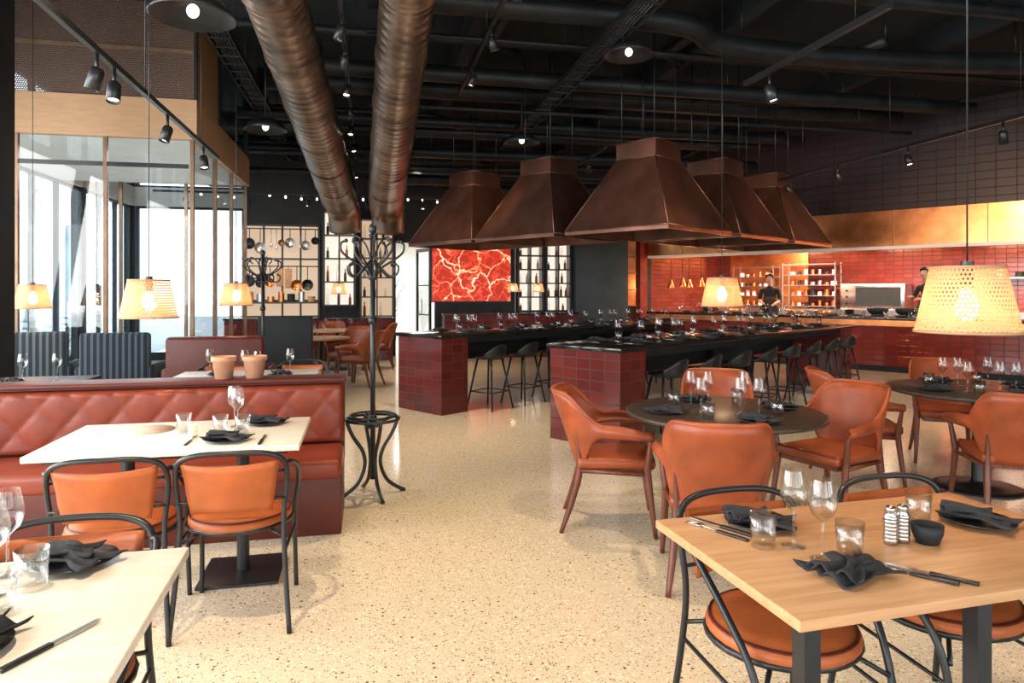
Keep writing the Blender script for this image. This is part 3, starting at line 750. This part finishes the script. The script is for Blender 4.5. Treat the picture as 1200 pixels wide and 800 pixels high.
def island(ax,ay,Ln,nst):
    m=MB(); Wd=.86
    m.rbox((-.03,-Wd-.03,.915),(Ln+.03,.03,.96),.005,M_stone,None,2)
    m.box((0,-Wd,0),(.42,0,.915),M_tile); m.box((Ln-.42,-Wd,0),(Ln,0,.915),M_tile)
    m.box((Ln*.5-.2,-Wd+.25,0),(Ln*.5+.2,-.25,.915),M_blackm); m.box((.42,-Wd+.06,.84),(Ln-.42,-.06,.915),M_blackm)
    m.box((.42,-.1,.55),(Ln-.42,-.04,.915),M_blackm)
    m.obj('dining_island',(ax,ay,0),IA)
    st=MB(); x=.55
    while x<Ln-.3: setting(st,x,-.2,-1); setting(st,x+.1,-Wd+.2,1); x+=.78
    st.obj('place_settings',(ax,ay,0),IA)
    Mi=TM((ax,ay,0),IA)
    for k in range(nst):
        p=Mi@V(.78+k*(Ln-1.3)/(nst-1),-Wd-.02,0); inst(me_s,'bar_stool',(p.x,p.y,0),IA+random.uniform(-.15,.15))
island(.39,6.94,6.2,8); island(-1.456,8.76,5.6,8)

# ---------------------------------------------------------------- kitchen (local: x along counter, -y into kitchen)
KA=math.radians(135.5); K0=(8.03,11.48,0); MK=TM(K0,KA)
def KW(x,y,z=0): return tuple(MK@V(x,y,z))
LK=6.75; XE=-3.1
m=MB(); m.box((-.6,-.7,0),(LK,0,.95),M_ktile); m.rbox((-.6,-.74,.95),(LK,.06,1.0),.006,M_stone,None,2)
m.box((-.6,.0,.84),(LK,.025,.95),M_copper); m.box((-.6,.0,0),(LK,.03,.1),M_blackm)  # copper strip stands in for the orange glow on the upper tiles
m.obj('kitchen_counter',K0,KA)
m=MB(); m.box((-2.3,-.62,0),(-.66,.1,1.0),M_blackm); m.box((-2.32,-.65,1.0),(-.64,.13,1.05),M_stone)
for k in range(3): m.box((-2.25+k*.53,.1,.08),(-1.77+k*.53,.115,.95),M_black); m.tube([(-1.82+k*.53,.13,.6),(-1.82+k*.53,.13,.75)],.008,M_steel,6)
m.obj('service_cabinet',K0,KA)
m=MB(); m.box((XE+.3,-4.18,0),(LK+.3,-.76,.12),M_plaster); m.obj('kitchen_platform',K0,KA)
m=MB(); m.box((XE,-.75,3.03),(LK+.6,-.55,ZC),M_dtile); m.obj('wall_kitchen_upper',K0,KA)
m=MB(); m.box((XE,-4.4,0),(LK+.6,-4.2,ZC),M_ktile); m.obj('wall_kitchen_back',K0,KA)
m=MB(); m.box((LK+.4,-4.2,0),(LK+.6,-.3,ZC),M_ktile); m.obj('wall_kitchen_side',K0,KA)
m=MB(); m.box((XE-.2,-4.4,0),(XE,-.55,ZC),M_dtile); m.obj('wall_kitchen_end',K0,KA)
m=MB(); m.box((XE,-4.2,2.75),(LK+.4,-1.65,2.8),M_white)
for k in range(6): m.box((-3.0+k*1.6,-2.6,2.73),(-1.8+k*1.6,-2.4,2.75),M_led)
m.obj('kitchen_ceiling',K0,KA)
m=MB(); m.box((XE,-.54,2.34),(LK+.3,-.50,3.02),M_copper); m.box((XE,-1.6,2.34),(LK+.3,-1.56,3.02),M_copper); m.box((XE,-1.6,2.98),(LK+.3,-.54,3.02),M_copper)
m.box((XE,-.58,2.28),(LK+.3,-.46,2.34),M_white); m.box((XE,-.70,2.30),(4.6,-.60,2.33),M_led)
for k in range(7): m.box((-2.9+k*1.5,-.50,2.345),(-2.885+k*1.5,-.495,3.02),M_bronze)
m.obj('copper_canopy',K0,KA)
m=MB(); m.box((XE+.3,-4.16,.12),(LK,-3.5,1.0),M_steel); m.box((XE+.3,-4.18,1.0),(LK,-3.45,1.04),M_steel); m.box((4.6,-4.19,1.04),(LK,-4.17,2.7),M_copper)
for k in range(9): m.box((-2.7+k*1.0,-3.5,.25),(-1.8+k*1.0,-3.48,.9),M_steel); m.tube([(-2.6+k*1.0,-3.46,.82),(-1.9+k*1.0,-3.46,.82)],.01,M_black,6)
m.obj('steel_back_counter',K0,KA)
def oven(x,w_):
    m=MB(); m.rbox((0,-.6,0),(w_,0,.62),.015,M_steel,None,2); m.box((.08,0,.1),(w_-.35,.012,.52),M_blackm); m.tube([(.08,.04,.55),(w_-.35,.04,.55)],.012,M_steel,8)
    m.box((.02,.0,.57),(w_-.02,.01,.61),M_white)
    for z in (.1,.25,.4): m.cyl((0,0,0),.025,0,.03,M_black,12,Matrix.Translation((w_-.15,0,z+.05))@RX(-pi/2))
    m.obj('oven',KW(x,-3.55,1.04),KA)
oven(2.2,1.4); oven(-1.5,1.3)
def rack(x,w_,h=.95):
    m=MB()
    for px in (0,w_):
        for py in (0,-.4): m.box((px-.015,py-.015,0),(px+.015,py+.015,h),M_steel)
    for k in range(5):
        z=.05+k*(h-.1)/4; m.box((-.015,-.41,z),(w_+.015,.015,z+.02),M_steel)
        xx=.1
        while xx<w_-.1 and k<4:
            c=random.choice((M_white,M_copper,M_steel,M_plate)); r=random.uniform(.04,.07); m.cyl((xx,-.2,z+.02),r,0,random.uniform(.06,.16),c,14); xx+=.17
    m.obj('kitchen_rack',KW(x,-3.65,1.04),KA)
rack(3.75,1.3,1.15); rack(5.3,1.1,1.1)
m=MB()
for z in (1.75,):
    m.box((-2.6,-4.2,z),(1.8,-3.9,z+.03),M_steel)
    x=-2.5
    while x<1.7: r=random.uniform(.05,.11); m.cyl((x,-4.04,z+.03),r,0,random.uniform(.06,.18),random.choice((M_copper,M_steel,M_blackm)),14); x+=.33
m.obj('kitchen_shelf',K0,KA)
bowl=MB(); bowl.lathe([(0,.0),(.08,0),(.17,.08),(.2,.16),(.185,.16),(.15,.08),(.06,.02),(0,.02)],M_blackm,(0,0,0),24); me_bw=bowl.mesh('mixing_bowl')
for x in (1.38,1.87): inst(me_bw,'mixing_bowl',KW(x,-.5,1.0))
pan=MB(); pan.lathe([(0,0),(.14,0),(.16,.09),(.165,.09),(.15,.0),(0,.01)],M_copper,(0,0,0),24); pan.tube([(.155,0,.07),(.30,0,.1)],.01,M_steel,8); me_pan=pan.mesh('copper_pan')
for x in (.55,2.9,3.45,4.75): inst(me_pan,'copper_pan',KW(x,-.5,1.0),x)
st=MB()
for k in range(16): setting(st,-.2+k*.40,-.16,-1,1.0)
st.obj('place_settings',K0,KA)
ps=MB()
for j in range(10): ps.merge(pl,TM((0,0,.012*j)))
me_ps=ps.mesh('plate_stack')
for x in (.15,2.4,4.1,5.5): inst(me_ps,'plate_stack',KW(x,-.54,1.0))
hl=MB(); hl.lathe([(.015,.22),(.03,.2),(.05,.13),(.09,.03),(.1,0),(.096,0),(.08,.04),(.0,.12)],M_copper,(0,0,0),24); hl.ell((0,0,.05),(.03,.03,.035),M_spot); hl.tube([(0,0,.2),(0,0,1.40)],.006,M_black,6)
me_h=hl.mesh('heat_lamp')
for k in range(7): inst(me_h,'heat_lamp',KW(5.1+k*.25,-.80-.12*(k%2),1.55+.03*(k%2)))

# ---------------------------------------------------------------- far wall fittings (building frame)
def shelf(name,u,wd,z0,h,cols,rows,back):
    m=MB(); D=.3
    m.box((0,-.02,0),(wd,-.005,h),back); m.box((0,-D,0),(.04,-.02,h),M_black); m.box((wd-.04,-D,0),(wd,-.02,h),M_black)
    for k in range(1,cols): m.box((wd*k/cols-.015,-D,0),(wd*k/cols+.015,-.02,h),M_black)
    for k in range(rows+1): m.box((0,-D,(h-.03)*k/rows),(wd,-.02,(h-.03)*k/rows+.03),M_black)
    for r in range(rows):
        x=.1
        while x<wd-.08:
            z=(h-.03)*r/rows+.03; hh=(h/rows)*random.uniform(.4,.75)
            c=random.choice((M_bott2,M_bott2,M_bott3,M_glass,M_glass,M_white)); m.lathe([(0,0),(.03,0),(.03,hh*.6),(.012,hh*.75),(.012,hh),(0,hh)],c,(x,-.15,z),10); x+=random.uniform(.12,.26)
    m.obj(name,B(O0+u,VB,z0),BA)
def utensils(name,u,wd,z0,h):
    m=MB(); m.box((0,-.03,0),(wd,-.005,h),M_glow)
    for k in range(5): m.box((wd*k/4-.02,-.06,0),(wd*k/4+.02,-.03,h),M_black)
    for z in (0,.35,h*.62,h-.04): m.box((0,-.06,z),(wd,-.03,z+.04),M_black)
    for zr in (h-.1,h*.55):
        m.tube([(0,-.12,zr),(wd,-.12,zr)],.012,M_black,8)
        for e in (.02,wd-.02): m.tube([(e,-.12,zr),(e,-.05,zr)],.01,M_black,6)
        x=.1
        while x<wd-.05:
            L=random.uniform(.16,.3); k=random.random(); c=random.choice((M_copper,M_bronze,M_steel,M_blackm,M_black))
            if k<.65:
                rr=random.uniform(.07,.13); m.tube([(x,-.12,zr),(x,-.13,zr-L)],.009,M_black,6)
                Mx=Matrix.Translation((x,-.10,zr-L-rr))@RX(pi/2); m.lathe([(0,0),(rr*.85,0),(rr,.07),(rr*.95,.07),(rr*.8,.01),(0,.01)],c,(0,0,0),18,Mx); x+=rr+.10
            elif k<.85: m.rbox((x-.07,-.14,zr-L-.22),(x+.07,-.12,zr-.05),.01,M_oak,None,2); m.tube([(x,-.12,zr),(x,-.13,zr-.08)],.006,M_black,6); x+=.18
            else: m.tube([(x,-.12,zr),(x,-.13,zr-L-.1)],.007,M_steel,6); m.ell((x,-.13,zr-L-.13),(.035,.012,.045),M_steel,None,10,6); x+=.11
    m.box((0,-.3,.31),(wd,-.03,.35),M_dkwood)
    x=.12
    while x<wd-.1: r=random.uniform(.05,.09); m.cyl((x,-.17,.35),r,0,random.uniform(.08,.22),random.choice((M_copper,M_terra,M_steel,M_blackm)),16); x+=r+.14
    m.obj(name,B(O0+u,VB,z0),BA)
utensils('hanging_pan_display',-4.95,1.55,.9,2.05)
shelf('display_shelf',-3.3,.7,1.15,2.1,2,4,M_gloww)
shelf('display_shelf',-2.5,.75,.9,2.2,2,5,M_glow)
shelf('bottle_shelf',1.1,.62,1.0,1.65,2,5,M_gloww)
shelf('bottle_shelf',1.78,.62,1.0,1.65,2,5,M_gloww)
m=MB(); m.box((-.95,-.05,-.75),(.95,-.01,.75),M_black); m.box((-.92,-.07,-.72),(.92,-.05,.72),M_art); m.obj('wall_art',B(O0+.05,VB,1.97),BA)
m=MB(); m.box((-5.2,-.75,0),(-1.8,-.15,.88),M_tile); m.rbox((-5.22,-.8,.88),(-1.78,-.1,.92),.005,M_stone,None,2); m.obj('sideboard',B(O0,VB-.25,0),BA)
m=MB(); m.box((-.7,-.65,0),(2.35,-.1,.95),M_tile); m.rbox((-.72,-.68,.95),(2.37,-.08,.99),.005,M_stone,None,2); m.obj('back_bar_counter',B(O0,VB-.3,0),BA)
m=MB(); m.box((2.45,-.5,0),(3.75,-.01,2.75),M_greyb); m.box((2.43,-.52,2.75),(3.77,-.01,2.8),M_black); m.obj('partition_panel',B(O0,VB,0),BA)
m=MB(); m.box((3.8,-.06,1.1),(4.25,-.01,2.7),M_copper)
for k in range(5): m.box((3.79,-.09,1.1+k*.4),(4.26,-.06,1.13+k*.4),M_bronze)
m.obj('wall_panel_copper',B(O0,VB,0),BA)
m=MB(); m.lathe([(0,0),(.14,0),(.19,.4),(.2,.42),(.17,.42),(0,.38)],M_terra,(0,0,0),20)
for k in range(40):
    a=random.random()*6.28; r=random.uniform(.2,.5); h=random.uniform(.9,1.9)
    pts=smooth([(0,0,.38),(r*.3*math.cos(a),r*.3*math.sin(a),h*.7),(r*math.cos(a),r*math.sin(a),h)],3); m.tube(pts,[.006+.03*math.sin(pi*i/len(pts)) for i in range(len(pts))],M_leaf,5,False,None,.2)
m.obj('potted_plant',B(oa-.1,VB+1.6,0))

# ---------------------------------------------------------------- people
def person(name,loc,rz,sc_,head_dn,arms):
    J={'pel':(0,0,.96,.155,.115),'sp':(0,-.01,1.12,.14,.105),'ch':(0,-.01,1.31,.165,.115),'nb':(0,0,1.45,.075,.065),'nk':(0,.012,1.51,.052,.055),
       'h1':(0,.03+head_dn*.3,1.585,.062,.075),'h2':(0,.035+head_dn*.5,1.66,.075,.09),'h3':(0,.03+head_dn*.6,1.73,.055,.065)}
    E=[('pel','sp'),('sp','ch'),('ch','nb'),('nb','nk'),('nk','h1'),('h1','h2'),('h2','h3')]
    for s,n in ((-1,'l'),(1,'r')):
        J['sh'+n]=(s*.175,-.01,1.42,.062,.06); el,wr=arms[n]
        J['el'+n]=(el[0]*s,el[1],el[2],.045,.045); J['wr'+n]=(wr[0]*s,wr[1],wr[2],.028,.026)
        d=(Vector(wr)-Vector(el)).normalized(); hp=Vector(wr)+d*.07
        J['ha'+n]=(hp.x*s,hp.y,hp.z,.036,.018)
        J['hi'+n]=(s*.095,0,.88,.095,.095); J['kn'+n]=(s*.105,.02,.5,.06,.062); J['ca'+n]=(s*.105,-.01,.32,.055,.06); J['an'+n]=(s*.105,-.03,.09,.04,.042); J['to'+n]=(s*.12,.13,.04,.042,.032)
        E+=[('ch','sh'+n),('sh'+n,'el'+n),('el'+n,'wr'+n),('wr'+n,'ha'+n),('pel','hi'+n),('hi'+n,'kn'+n),('kn'+n,'ca'+n),('ca'+n,'an'+n),('an'+n,'to'+n)]
    ks=list(J); me=bpy.data.meshes.new('tmp'); me.from_pydata([J[k][:3] for k in ks],[(ks.index(a),ks.index(b)) for a,b in E],[])
    o=bpy.data.objects.new('tmp',me); sc.collection.objects.link(o)
    md=o.modifiers.new('s','SKIN'); md.branch_smoothing=.5
    for i,k in enumerate(ks):
        sv=me.skin_vertices[0].data[i]; sv.radius=J[k][3:5]; sv.use_root=(k=='pel')
    o.modifiers.new('ss','SUBSURF').levels=2
    dg=bpy.context.evaluated_depsgraph_get(); dg.update(); ev=o.evaluated_get(dg); em=ev.to_mesh()
    mb=MB(); vs=[v.co.copy() for v in em.vertices]
    gr={M_skin:[],M_cloth:[],M_apron:[]}
    for p in em.polygons:
        c=p.center
        if c.z>1.49: k=M_skin
        elif c.z<.1: k=M_apron
        elif c.z>.95:
            k=M_cloth
            for n,s in (('l',-1),('r',1)):
                e=Vector(J['el'+n][:3]);w_=Vector(J['wr'+n][:3])
                if ((c-e).dot(w_-e)>0) and (c-e).length<.45 and abs(c.x)>.02 and c.x*s>0 and c.y>.13: k=M_skin
        else: k=M_cloth
        gr[k].append(list(p.vertices))
    mb.v=vs
    for k,fs in gr.items():
        mb.mats.append(k); i=mb.mats.index(k)
        for f in fs: mb.f.append(f); mb.m.append(i); mb.sm.append(True); mb.uv.append(None)
    ev.to_mesh_clear(); bpy.data.objects.remove(o)
    for n,s in (('l',-1),('r',1)):
        wr=Vector(J['wr'+n][:3]); ha=Vector(J['ha'+n][:3]); d=(ha-wr).normalized(); sd=d.cross(V(0,0,1)).normalized(); dn=V(0,0,-1)
        for k,ln in enumerate((.068,.078,.072,.055)):
            a=ha+d*.005+sd*(k-1.5)*.017; m_=a+d*ln*.55; e=m_+(d*.5+dn*.8).normalized()*ln*.5
            mb.tube(smooth([a,m_,e],3),[.009,.009,.0088,.0085,.008,.0075,.0065],M_skin,7)
        th=ha-d*.03-sd*s*(-1)*.028; mb.tube([th,th+(d*.6-sd*s*-1*.6).normalized()*.03,th+d*.055-sd*s*-1*.02+dn*.01],[.011,.01,.007],M_skin,7)
    hc=Vector(J['h2'][:3])
    G=[]
    for i in range(9):
        t=i/8*1.75
        G.append([(hc.x+.084*math.sin(t)*math.cos(a),hc.y-.012+.1*math.sin(t)*math.sin(a),hc.z+.02+.098*math.cos(t) if (math.sin(a)<.55 or t<.9) else hc.z+.02+.098*math.cos(.9)) for a in [2*pi*j/20 for j in range(21)]])
    mb.sheet(G,.012,M_hair)
    for s in (-1,1):
        mb.ell((hc.x+s*.078,hc.y,hc.z-.02),(.011,.02,.032),M_skin,None,8,6)
        mb.ell((hc.x+s*.03,hc.y+.083,hc.z-.005),(.012,.008,.008),M_white,None,8,6); mb.ell((hc.x+s*.03,hc.y+.090,hc.z-.005),(.005,.003,.005),M_hair,None,8,6)
    mb.tube([(hc.x,hc.y+.082,hc.z),(hc.x,hc.y+.103,hc.z-.035),(hc.x,hc.y+.09,hc.z-.042)],[.008,.013,.008],M_skin,8)
    mb.tube([(hc.x-.022,hc.y+.078,hc.z-.065),(hc.x,hc.y+.086,hc.z-.067),(hc.x+.022,hc.y+.078,hc.z-.065)],.005,M_red,6)
    G=[]
    for i in range(10):
        z=.5+.75*i/9; wd=.2 if z<1.05 else .13
        G.append([(t*wd,.145-.05*t*t-(.02 if z>1.15 else 0)+(.01 if z<.9 else 0),z) for t in [k/6-1 for k in range(13)]])
    mb.sheet(G,.008,M_apron); mb.tube(smooth([(-.12,.11,1.24),(-.07,.06,1.44),(0,-.05,1.5),(.07,.06,1.44),(.12,.11,1.24)],4),.006,M_apron,6)
    mz=min(v.z for v in mb.v)
    for v in mb.v: v.z-=mz
    mb.obj(name,loc,rz).scale=(sc_,)*3
fwd={'l':((.23,.04,1.17),(.15,.26,1.10)),'r':((.23,.04,1.17),(.13,.27,1.13))}
fw2={'l':((.24,.06,1.18),(.12,.30,1.18)),'r':((.23,.10,1.2),(.08,.33,1.22))}
p=KW(4.35,-1.30,.12); person('chef',(p[0],p[1],.12),math.radians(150),1.0,.04,fwd)
p=KW(1.2,-1.25,.12); person('chef',(p[0],p[1],.12),math.radians(110),1.04,.08,fw2)

# ---------------------------------------------------------------- table settings
W(.825,2.0); W(.865,1.90); T(.735,2.0); T(.95,1.92); T(1.31,2.2)
KN(.66,2.16,math.radians(40)); FK(.635,2.12,math.radians(40)); NP(.79,2.18,1.2,0)
gr=MB(); 
for k in range(2):
    x=k*.045; pr=[(0,0),(.018,0)]
    for i in range(7): pr+=[(.019,.008+i*.011),(.0215,.012+i*.011),(.019,.017+i*.011)]
    pr+=[(.012,.095),(.016,.10),(.012,.112),(0,.114)]; gr.lathe(pr,M_steel,(x,0,0),18)
gr.obj('salt_and_pepper_grinders',(1.12,2.02,.75),.3)
m=MB(); m.lathe([(0,0),(.03,0),(.042,.03),(.044,.055),(.04,.055),(.036,.03),(0,.01)],M_blackm,(0,0,0),20); m.obj('condiment_bowl',(1.235,2.03,.75))
NP(.90,1.80,1.9,1,plate=False); KN(1.10,1.80,math.radians(52)); FK(1.05,1.80,math.radians(52))
NP(1.5,2.2,.7,0); W(1.62,2.05)
inst(lathe_obj([(0,.004),(.13,.004),(.13,0),(0,0)],M_disc,32).mesh('brown_disc'),'brown_disc',(-1.95,3.66,.75))  # thin brown disc lying flat on the table top
T(-1.73,3.6); W(-1.53,3.76); W(-1.48,3.68); T(-1.40,3.55); T(-1.52,3.56); NP(-1.42,3.40,1.4,0); NP(-1.38,3.84,1.4,1); KN(-1.25,3.42,math.radians(12)); FK(-1.60,3.40,math.radians(12))
m=MB(); m.lathe([(0,0),(.022,0),(.024,.05),(.02,.05),(.018,.02),(0,.02)],M_candle,(0,0,0),18); me_cd=m.mesh('candle_jar'); inst(me_cd,'candle_jar',(-1.66,3.55,.75))
W(-1.33,1.80); W(-1.28,1.68); W(-1.38,1.62); T(-1.21,1.72); T(-1.19,1.58); NP(-1.20,1.87,1.3,0); KN(-.97,1.44,math.radians(-18)); FK(-1.28,1.42,math.radians(14)); NP(-1.15,1.40,.2,1)
inst(me_cd,'candle_jar',(-1.27,1.56,.75))
for (cx,cy,R) in ((1.32,4.26,.6),(3.55,5.2,.62)):
    for k in range(4):
        a=k*pi/2+.2; NP(cx+.4*math.cos(a),cy+.4*math.sin(a),a+pi/2,k%2); W(cx+.24*math.cos(a+.5),cy+.24*math.sin(a+.5)); T(cx+.32*math.cos(a+.8),cy+.32*math.sin(a+.8))
        if k%2: W(cx+.17*math.cos(a+.1),cy+.17*math.sin(a+.1))
W(-3.3,13); W(-3.1,13.1); W(-3.5,12.9); W(-3.0,10.9); W(-3.15,10.85)
for (x,y) in ((-2.35,6.0),(-2.0,6.15),(-2.7,6.1),(-2.2,5.9),(-4.05,5.65),(-3.8,5.7)): W(x,y)
NP(-2.03,5.98,.3); NP(-2.55,5.97,.5,1); NP(-4.0,5.42,.4)

# ---------------------------------------------------------------- lighting
wd=bpy.data.worlds.new('World'); sc.world=wd; wd.use_nodes=True; nt=wd.node_tree; bg=nt.nodes['Background']
bg.inputs[0].default_value=(.82,.92,1,1); bg.inputs[1].default_value=3.4
def aim(o,t): d=Vector(t)-Vector(o.location); o.rotation_euler=d.to_track_quat('-Z','Y').to_euler()
for v,e in ((-2.6,160),(.4,260),(3.5,260),(6.7,160)):
    o=light('AREA','window_fill_lamp',B(UW+.05,v,2.0),e,(1,.98,.95),shape='RECTANGLE',size=2.6,size_y=2.9); aim(o,B(UW+5,v,1.2))  # area lamps added just inside the left glazing to carry the daylight
for u in (-3,.4,3.8,7.2):
    o=light('AREA','window_fill_lamp',B(u,-3.95,2.0),50,(1,.94,.84),shape='RECTANGLE',size=2.6,size_y=2.7); aim(o,B(u,3,1.3))  # fill lamps added behind the camera, placed in the rear wall openings
def spot(x,y,z,tx,ty,tz,e,col=(1,.77,.51),ang=70,r=.06):
    o=light('SPOT','ceiling_spot',(x,y,z),e*1.7,col,spot_size=math.radians(ang),spot_blend=.8,shadow_soft_size=r); aim(o,(tx,ty,tz))
for a in ((-.5,3,4.2,-.3,3.2,0,175),(0,5.5,4.2,-.2,5.5,0,200),(-1.5,1.6,4.2,-1.4,2.0,.7,270),(1.3,3.0,4.2,1.3,3.6,.7,120),(3,5,4.2,3,5,.7,120),(-.8,8,4,-.7,8,0,210),(-2.5,10,3.9,-2.6,10.5,0,230),(-1.8,13,3.9,-1.8,13,0,210),(2.5,7,4.2,2.6,7.6,.9,140),(-2.2,4.6,3.3,-2,4.3,.6,50),(5.5,8.5,4,5.5,9,0,140),(.6,1.4,4.2,.9,2,.7,60)): spot(*a)
for a in ((3.6,7.2,3.1,4.6,11.0,2.6,170),(5.8,9.6,2.9,4.6,11.2,2.5,60),(5.5,8.8,3.2,8.0,11.7,2.7,200),(7.5,7.5,3.2,9.5,10.6,2.7,160),(-.6,8.6,3.4,-.4,11.2,2.6,60),(2.2,6.5,3.2,2.2,9,2.5,60)): spot(*a,(1,.6,.35),55)
for k in range(4):
    p=KW(-1.8+k*2.3,-2.4,2.68); o=light('AREA','kitchen_strip_light',p,150,(1,.76,.54),shape='RECTANGLE',size=1.6,size_y=.5)
for k in range(4):
    p=KW(-.2+k*2.0,.7,3.1); spot(p[0],p[1],p[2],*KW(-.2+k*2.0,-.1,.6),75,(1,.6,.38),80)
for x in (5.0,5.8,6.5): light('POINT','heat_lamp_bulb',KW(x,-.3,1.6),16,(1,.5,.25),shadow_soft_size=.05)
o=light('AREA','passage_light',B((oa+ob)/2+.6,VB+3,2.9),260,(.95,.97,1),shape='RECTANGLE',size=2,size_y=3)
for u in (-4.3,-2.9): 
    p=B(O0+u,VB-1.2,3.2); spot(p[0],p[1],p[2],*B(O0+u,VB,1.6),50)
o=light('AREA','vestibule_light',B(-3.4,10.6,3.2),90,(.97,.98,1),shape='RECTANGLE',size=2,size_y=2.6)
try:
    sc.view_settings.view_transform='Standard'
    sc.view_settings.exposure=.1
except Exception as ex: print(ex)

cam=bpy.data.cameras.new('Camera'); co=bpy.data.objects.new('Camera',cam); sc.collection.objects.link(co)
co.location=(0,0,1.5); co.rotation_euler=(pi/2,0,0); cam.lens=24; cam.sensor_width=36; cam.shift_y=-.05; cam.clip_start=.05
sc.camera=co
